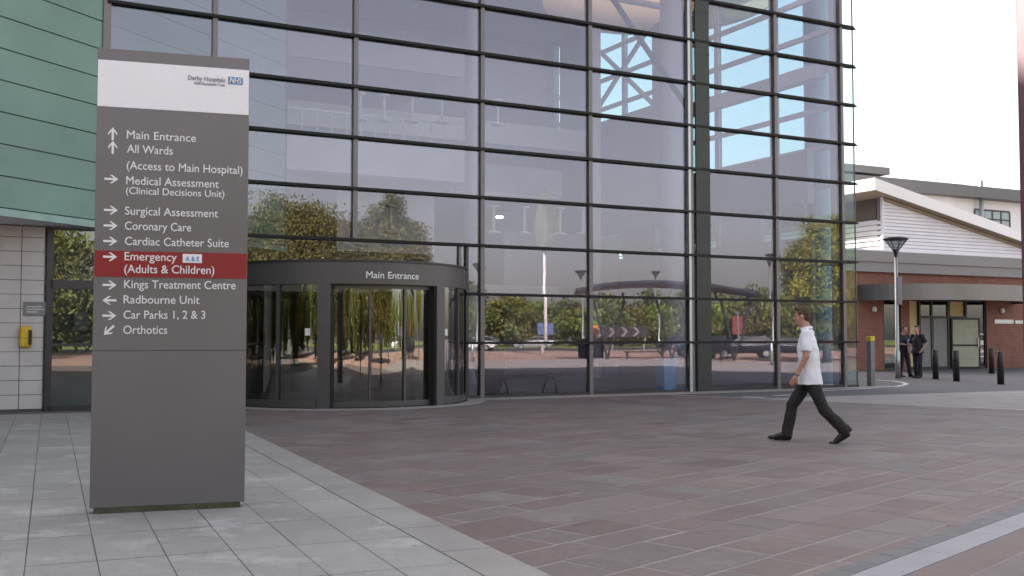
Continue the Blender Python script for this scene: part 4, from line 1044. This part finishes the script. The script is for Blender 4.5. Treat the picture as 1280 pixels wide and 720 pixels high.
# bank of trees beyond the road
k = 0
for px in range(430, 1150, 26):
    Z = 150 + 22 * rng.random(); h = 4.8 + 3.2 * rng.random()
    nm, lf, lb = (('bush', m_leaf_green, 'green roadside bush mirrored in the lower glass beyond the plaza'), ('hedge_tree', m_leaf_dark, 'dark roadside tree mirrored in the lower glass beyond the plaza'), ('bush', m_leaf_olive, 'olive roadside bush mirrored in the lower glass beyond the plaza'))[k % 3]
    tree(nm, lb, vpos(px + rng.normal() * 6, Z), h, h * .62, .3, lf, 40, 40, .32, 'roadside trees reflected in the glass', seed=20 + k); k += 1
for px in range(460, 1150, 60):
    h = 8.5 + 3 * rng.random(); tree('hedge_tree', 'tall dark tree mirrored behind the roadside bushes', vpos(px, 190), h, h * .5, .8, m_leaf_dark, 50, 40, .4, 'roadside trees reflected in the glass', seed=60 + k); k += 1
for i, (x, y, h) in enumerate(((-15, -13, 9), (-7, -22, 10), (3, -27, 11), (11, -21, 9), (-26, -5, 9), (-20, -24, 11), (-33, 6, 9), (18, -30, 11), (-2, -36, 12))):
    tree('plaza_tree', 'green plaza tree mirrored as streaks in the curved glass of the revolving door', (x, y, 0), h, h * .42, h * .07, m_leaf_olive if i % 3 else m_leaf_dark, 220, 130, .13, 'plaza trees reflected in the revolving door', seed=90 + i)
for i in range(13):
    a = R(-168 + i * 9.5); rr_ = 52 + 8 * math.sin(i * 2.1); x, y = rr_ * math.cos(a), rr_ * math.sin(a); h = 9 + 3 * math.sin(i * 1.7 + 1)
    tree('plaza_tree', 'far tree behind the plaza mirrored only in the curved glass of the revolving door', (x, y, 0), h, 5.2, .3, (m_leaf_dark, m_leaf_green, m_leaf_olive)[i % 3], 150, 90, .26, 'far trees reflected in the revolving door', seed=130 + i)
# leaf sculpture
t = thing('leaf_sculpture', 'tall slender leaf sculpture on a pale pole mirrored in the glass', 'sculpture', vpos(680, 85), ANG + R(15))
B().tube([(0, 0, 0), (0, 0, 8.6)], [.13, .10], 12).obj('pole', m_render, t, True)
P = []
for i in range(21):
    f = i / 20; P.append((f, .95 * math.sin(math.pi * f ** .8) ** .8))
V = []; Fc = []
for f, w in P:
    z = 8.3 + 5.2 * f
    for s in (-1, 0, 1): V.append((s * w + .25 * math.sin(f * 3), .22 * (1 - abs(s)) + .15 * f, z))
for i in range(20):
    for j in (0, 1): Fc.append((i * 3 + j, i * 3 + j + 1, i * 3 + 4 + j, i * 3 + 3 + j))
o = mesh_obj('leaf', V, Fc, m_leafsteel, t); md = o.modifiers.new('t', 'SOLIDIFY'); md.thickness = .06
bevel(B().box(-.65, .65, -.2, -.14, 1.6, 2.5).obj('blue_sign', m_signblue, t), .01)
# lamps
for px, Z, h, lab in ((726, 74, 6.2, 'pale street lamp mirrored in the glass beside the shelter'), (823, 92, 7.2, 'thin distant street lamp mirrored in the glass behind the shelter roof'),
                      (967, 55, 5.7, 'dark street lamp mirrored in the glass near the parked cars'), (598, 60, 5.5, 'street lamp mirrored in the glass beside the revolving door')):
    lamp(lab, vpos(px, Z), h, 'street lamps reflected in the glass')
# shelter
A, Cc = vpos(772, 66), vpos(945, 66); ax = (Cc - A); ln = ax.length; ra_ = math.atan2(ax.y, ax.x)
t = thing('bus_shelter', 'long arched dark shelter on slanted struts mirrored in the lower glass', 'shelter', A, ra_)
V = []; Fc = []; n = 20
for i in range(n + 1):
    f = i / n; x = -2.6 + (ln + 3.0) * f; z = 3.75 + .85 * math.sin(math.pi * min(1, .15 + f * .83)); w = 2.0 * (1 if f < .75 else max(.12, (1 - (f - .75) / .25) ** .5))
    for yy, dz in ((-w, 0), (0, .25), (w, 0)): V += [(x, yy, z + dz)]
for i in range(n):
    for j in (0, 1): Fc.append((i * 3 + j, i * 3 + j + 1, i * 3 + 4 + j, i * 3 + 3 + j))
o = mesh_obj('roof', V, Fc, m_frame, t); md = o.modifiers.new('t', 'SOLIDIFY'); md.thickness = .14
for x in (-.6, 3.4, 7.4):
    for dx in (-1.1, 1.1): B().tube([(x, 0, 0), (x + dx, 0, 4.2)], .075, 8).obj('strut', m_frame, t)
b = B().box(.4, 3.0, -.25, .25, .42, .5).box(4.0, 6.8, -.25, .25, .42, .5)
for x in (.6, 2.8, 4.2, 6.6): b.box(x - .05, x + .05, -.2, .2, 0, .42)
b.obj('seat', m_frame, t)
# chevron board
A, Cc = vpos(724, 112), vpos(808, 112); ax = Cc - A; ln = ax.length
t = thing('chevron_board', 'black and white chevron board on the roundabout mirrored in the lower glass', 'road sign', A, math.atan2(ax.y, ax.x))
B().box(0, ln, -.03, .03, 1.4, 2.5).obj('board', m_black, t)
b = B(); x = .5
while x < ln - 1.2:
    for sg in (1,):
        b.prism_y([(x, 1.5), (x + .3, 1.5), (x + .75, 1.95), (x + .3, 2.4), (x, 2.4), (x + .45, 1.95)], -.05, -.032)
        b.prism_y([(x, 1.5), (x + .3, 1.5), (x + .75, 1.95), (x + .3, 2.4), (x, 2.4), (x + .45, 1.95)], .032, .05)
    x += 1.25
b.obj('chevron', m_greyboll, t)
b = B(); [b.box(x - .05, x + .05, -.02, .02, 0, 1.35) for x in (.3, ln / 2, ln - .3)]; b.obj('post', m_galv, t)
t = thing('planter', 'orange tub on a dark brown base mirrored in the lower glass', 'planter', vpos(739, 72), 0)
B().lathe([(.01, 1.3), (.35, 1.3), (.45, 2.1), (.4, 2.2), (.01, 2.2)], 16).obj('tub', m_orange, t, True); bevel(B().box(-.8, .9, -.5, .5, 0, 1.3).obj('base', m_planter, t), .03)
t = thing('road_sign', 'red roadside sign on a pole mirrored in the glass above the parked cars', 'road sign', vpos(922, 82), ANG)
B().box(-.5, .5, -.03, .03, 1.5, 2.9).obj('plate', m_signred, t); B().box(-.06, .06, .03, .1, 0, 3.3).obj('post', m_galv, t)
# cars
def car(label, loc, rz, paint, L_=4.3, H=1.45, van=False):
    t = thing('parked_car', label, 'car', loc, rz, 'cars reflected in the glass')
    hw = .86; h0 = .32
    prof = [(-.5, .42), (-.495, .62), (-.44, .80), (-.22, .90), (.5, .90), (.5, .5), (.47, .34), (-.47, .30)]
    def loft(secs, n): pass
    b = B()
    # lower body: rounded sections across
    outline = [(-.50, .45), (-.50, .66), (-.46, .80), (-.22, .93), (.30, .95), (.46, .92), (.50, .75), (.50, .45), (.46, .28), (-.46, .28)]
    V = []; m = len(outline)
    for yy, sc_ in ((-hw, .93), (-hw * .94, .985), (0, 1.0), (hw * .94, .985), (hw, .93)):
        for x, z in outline: V.append((x * L_ * (.985 if abs(yy) == hw else 1), yy, h0 + (z * H * .72 - h0) * sc_ if z > .4 else z * H * .72 + .03))
    Fc = [tuple(range(m))[::-1], tuple(range(4 * m, 5 * m))]
    for i in range(4):
        for j in range(m): Fc.append((i * m + j, i * m + (j + 1) % m, (i + 1) * m + (j + 1) % m, (i + 1) * m + j))
    b.add(V, Fc); o = b.obj('body', paint, t, True); bevel(o, .03, 2)
    z1 = .95 * H * .72
    gh = [(-.24, z1 - .03), (-.10, H - .04), (.02, H), (.26, H - .02), (.43, z1 - .03)]
    b = B(); V = []
    for yy, k in ((-.80, 0), (-.64, 1), (.64, 1), (.80, 0)):
        for x, z in gh: V.append((x * L_, yy if z < H - .1 or k else yy * .83, z if k or z < H - .1 else z - .06))
    V = [(x * L_, (-.80 if z < H - .1 else -.63), z) for x, z in gh] + [(x * L_, (.80 if z < H - .1 else .63), z) for x, z in gh]
    b.add(V, [tuple(range(5))[::1], tuple(range(9, 4, -1))] + [(i + 1, i, 5 + i, 6 + i) for i in range(4)]); b.obj('cabin_glass', m_carglass, t)
    b = B(); V = [(x * L_ * .96, -.64, z + .012) for x, z in gh[1:4]] + [(x * L_ * .96, .64, z + .012) for x, z in gh[1:4]]
    b.add(V + [Vector(v) - Vector((0, 0, .05)) for v in V], [(0, 1, 4, 3), (1, 2, 5, 4), (6, 9, 10, 7), (7, 10, 11, 8), (0, 3, 9, 6), (2, 8, 11, 5), (0, 6, 7, 1), (1, 7, 8, 2), (3, 4, 10, 9), (4, 5, 11, 10)]); b.obj('roof', paint, t)
    for x in (-.31 * L_, .30 * L_):
        for yy in (-hw + .02, hw - .02):
            w = B().lathe([(.01, -.1), (.2, -.1), (.29, -.09), (.315, -.05), (.315, .05), (.29, .09), (.2, .1), (.01, .1)], 20).obj('wheel', m_tyre, t, True); w.location = (x, yy, .315); w.rotation_euler = (R(90), 0, 0)
            B().lathe([(.01, -.108), (.19, -.104), (.19, .104), (.01, .108)], 16).obj('rim', m_galv, w)
    for yy in (-.6, .6): B().sphere((-L_ * .487, yy, .66), (.06, .17, .085), 10).obj('headlight', m_lampglass, t, True)
    return t
for px, Z, rz, pt, lab in ((880, 74, R(10), m_car_dark, 'dark car mirrored in the glass under the shelter end'), (935, 76, R(30), m_car_dark, 'dark car mirrored in the glass left of the walking man'),
                           (850, 82, R(95), m_car_dark, 'dark car with bright headlamp mirrored in the glass above the blue bin'), (668, 118, R(30), m_car_silver, 'silver car on the road mirrored behind the sculpture pole'),
                           (597, 110, R(40), m_car_white, 'white car on the road mirrored beside the revolving door'), (985, 80, R(30), m_car_dark, 'dark car mirrored in the glass behind the walking man')):
    car(lab, vpos(px, Z), ANG + rz, pt)

# ------------------------------------------------------------------ light, sky, camera
SUN = Vector((-.75, .66, 0)).normalized(); EL = R(35)
sd = Vector((SUN.x * math.cos(EL), SUN.y * math.cos(EL), math.sin(EL)))
sl = bpy.data.lights.new('sun', 'SUN'); sl.energy = 5.0; sl.angle = R(.53); sl.color = (1, .975, .93)
so_ = bpy.data.objects.new('sun', sl); col.objects.link(so_); so_.rotation_euler = sd.to_track_quat('Z', 'Y').to_euler()
wd_ = bpy.data.worlds.new('World'); scene.world = wd_; wd_.use_nodes = True; nt = wd_.node_tree
sky = nt.nodes.new('ShaderNodeTexSky'); sky.sky_type = 'NISHITA'; sky.sun_disc = False; sky.sun_elevation = EL
sky.sun_rotation = math.atan2(SUN.x, SUN.y); sky.air_density = 1.0; sky.dust_density = 2.5; sky.ozone_density = 1.5
hs = nt.nodes.new('ShaderNodeHueSaturation'); hs.inputs['Saturation'].default_value = .5
nt.links.new(sky.outputs['Color'], hs.inputs['Color']); nt.links.new(hs.outputs['Color'], nt.nodes['Background'].inputs['Color']); nt.nodes['Background'].inputs['Strength'].default_value = .09
cd = bpy.data.cameras.new('camera'); cam = bpy.data.objects.new('camera', cd); col.objects.link(cam)
cam.location = (0, 0, CH); cam.rotation_euler = (R(90) + PITCH, 0, 0); cd.sensor_width = 36; cd.lens = F / 1280 * 36; cd.clip_end = 2000; cd.clip_start = .05
scene.camera = cam
scene.view_settings.view_transform = 'Standard'; scene.view_settings.look = 'None'; scene.view_settings.gamma = 1; scene.view_settings.use_curve_mapping = False
scene.view_settings.exposure = 2.32
scene.view_settings.use_white_balance = True; scene.view_settings.white_balance_temperature = 7350; scene.view_settings.white_balance_tint = 13
cy_ = scene.cycles; cy_.max_bounces = 10; cy_.transparent_max_bounces = 32; cy_.diffuse_bounces = 4; cy_.glossy_bounces = 4; cy_.sample_clamp_indirect = 6
cy_.caustics_reflective = False; cy_.caustics_refractive = False; cy_.use_denoising = True
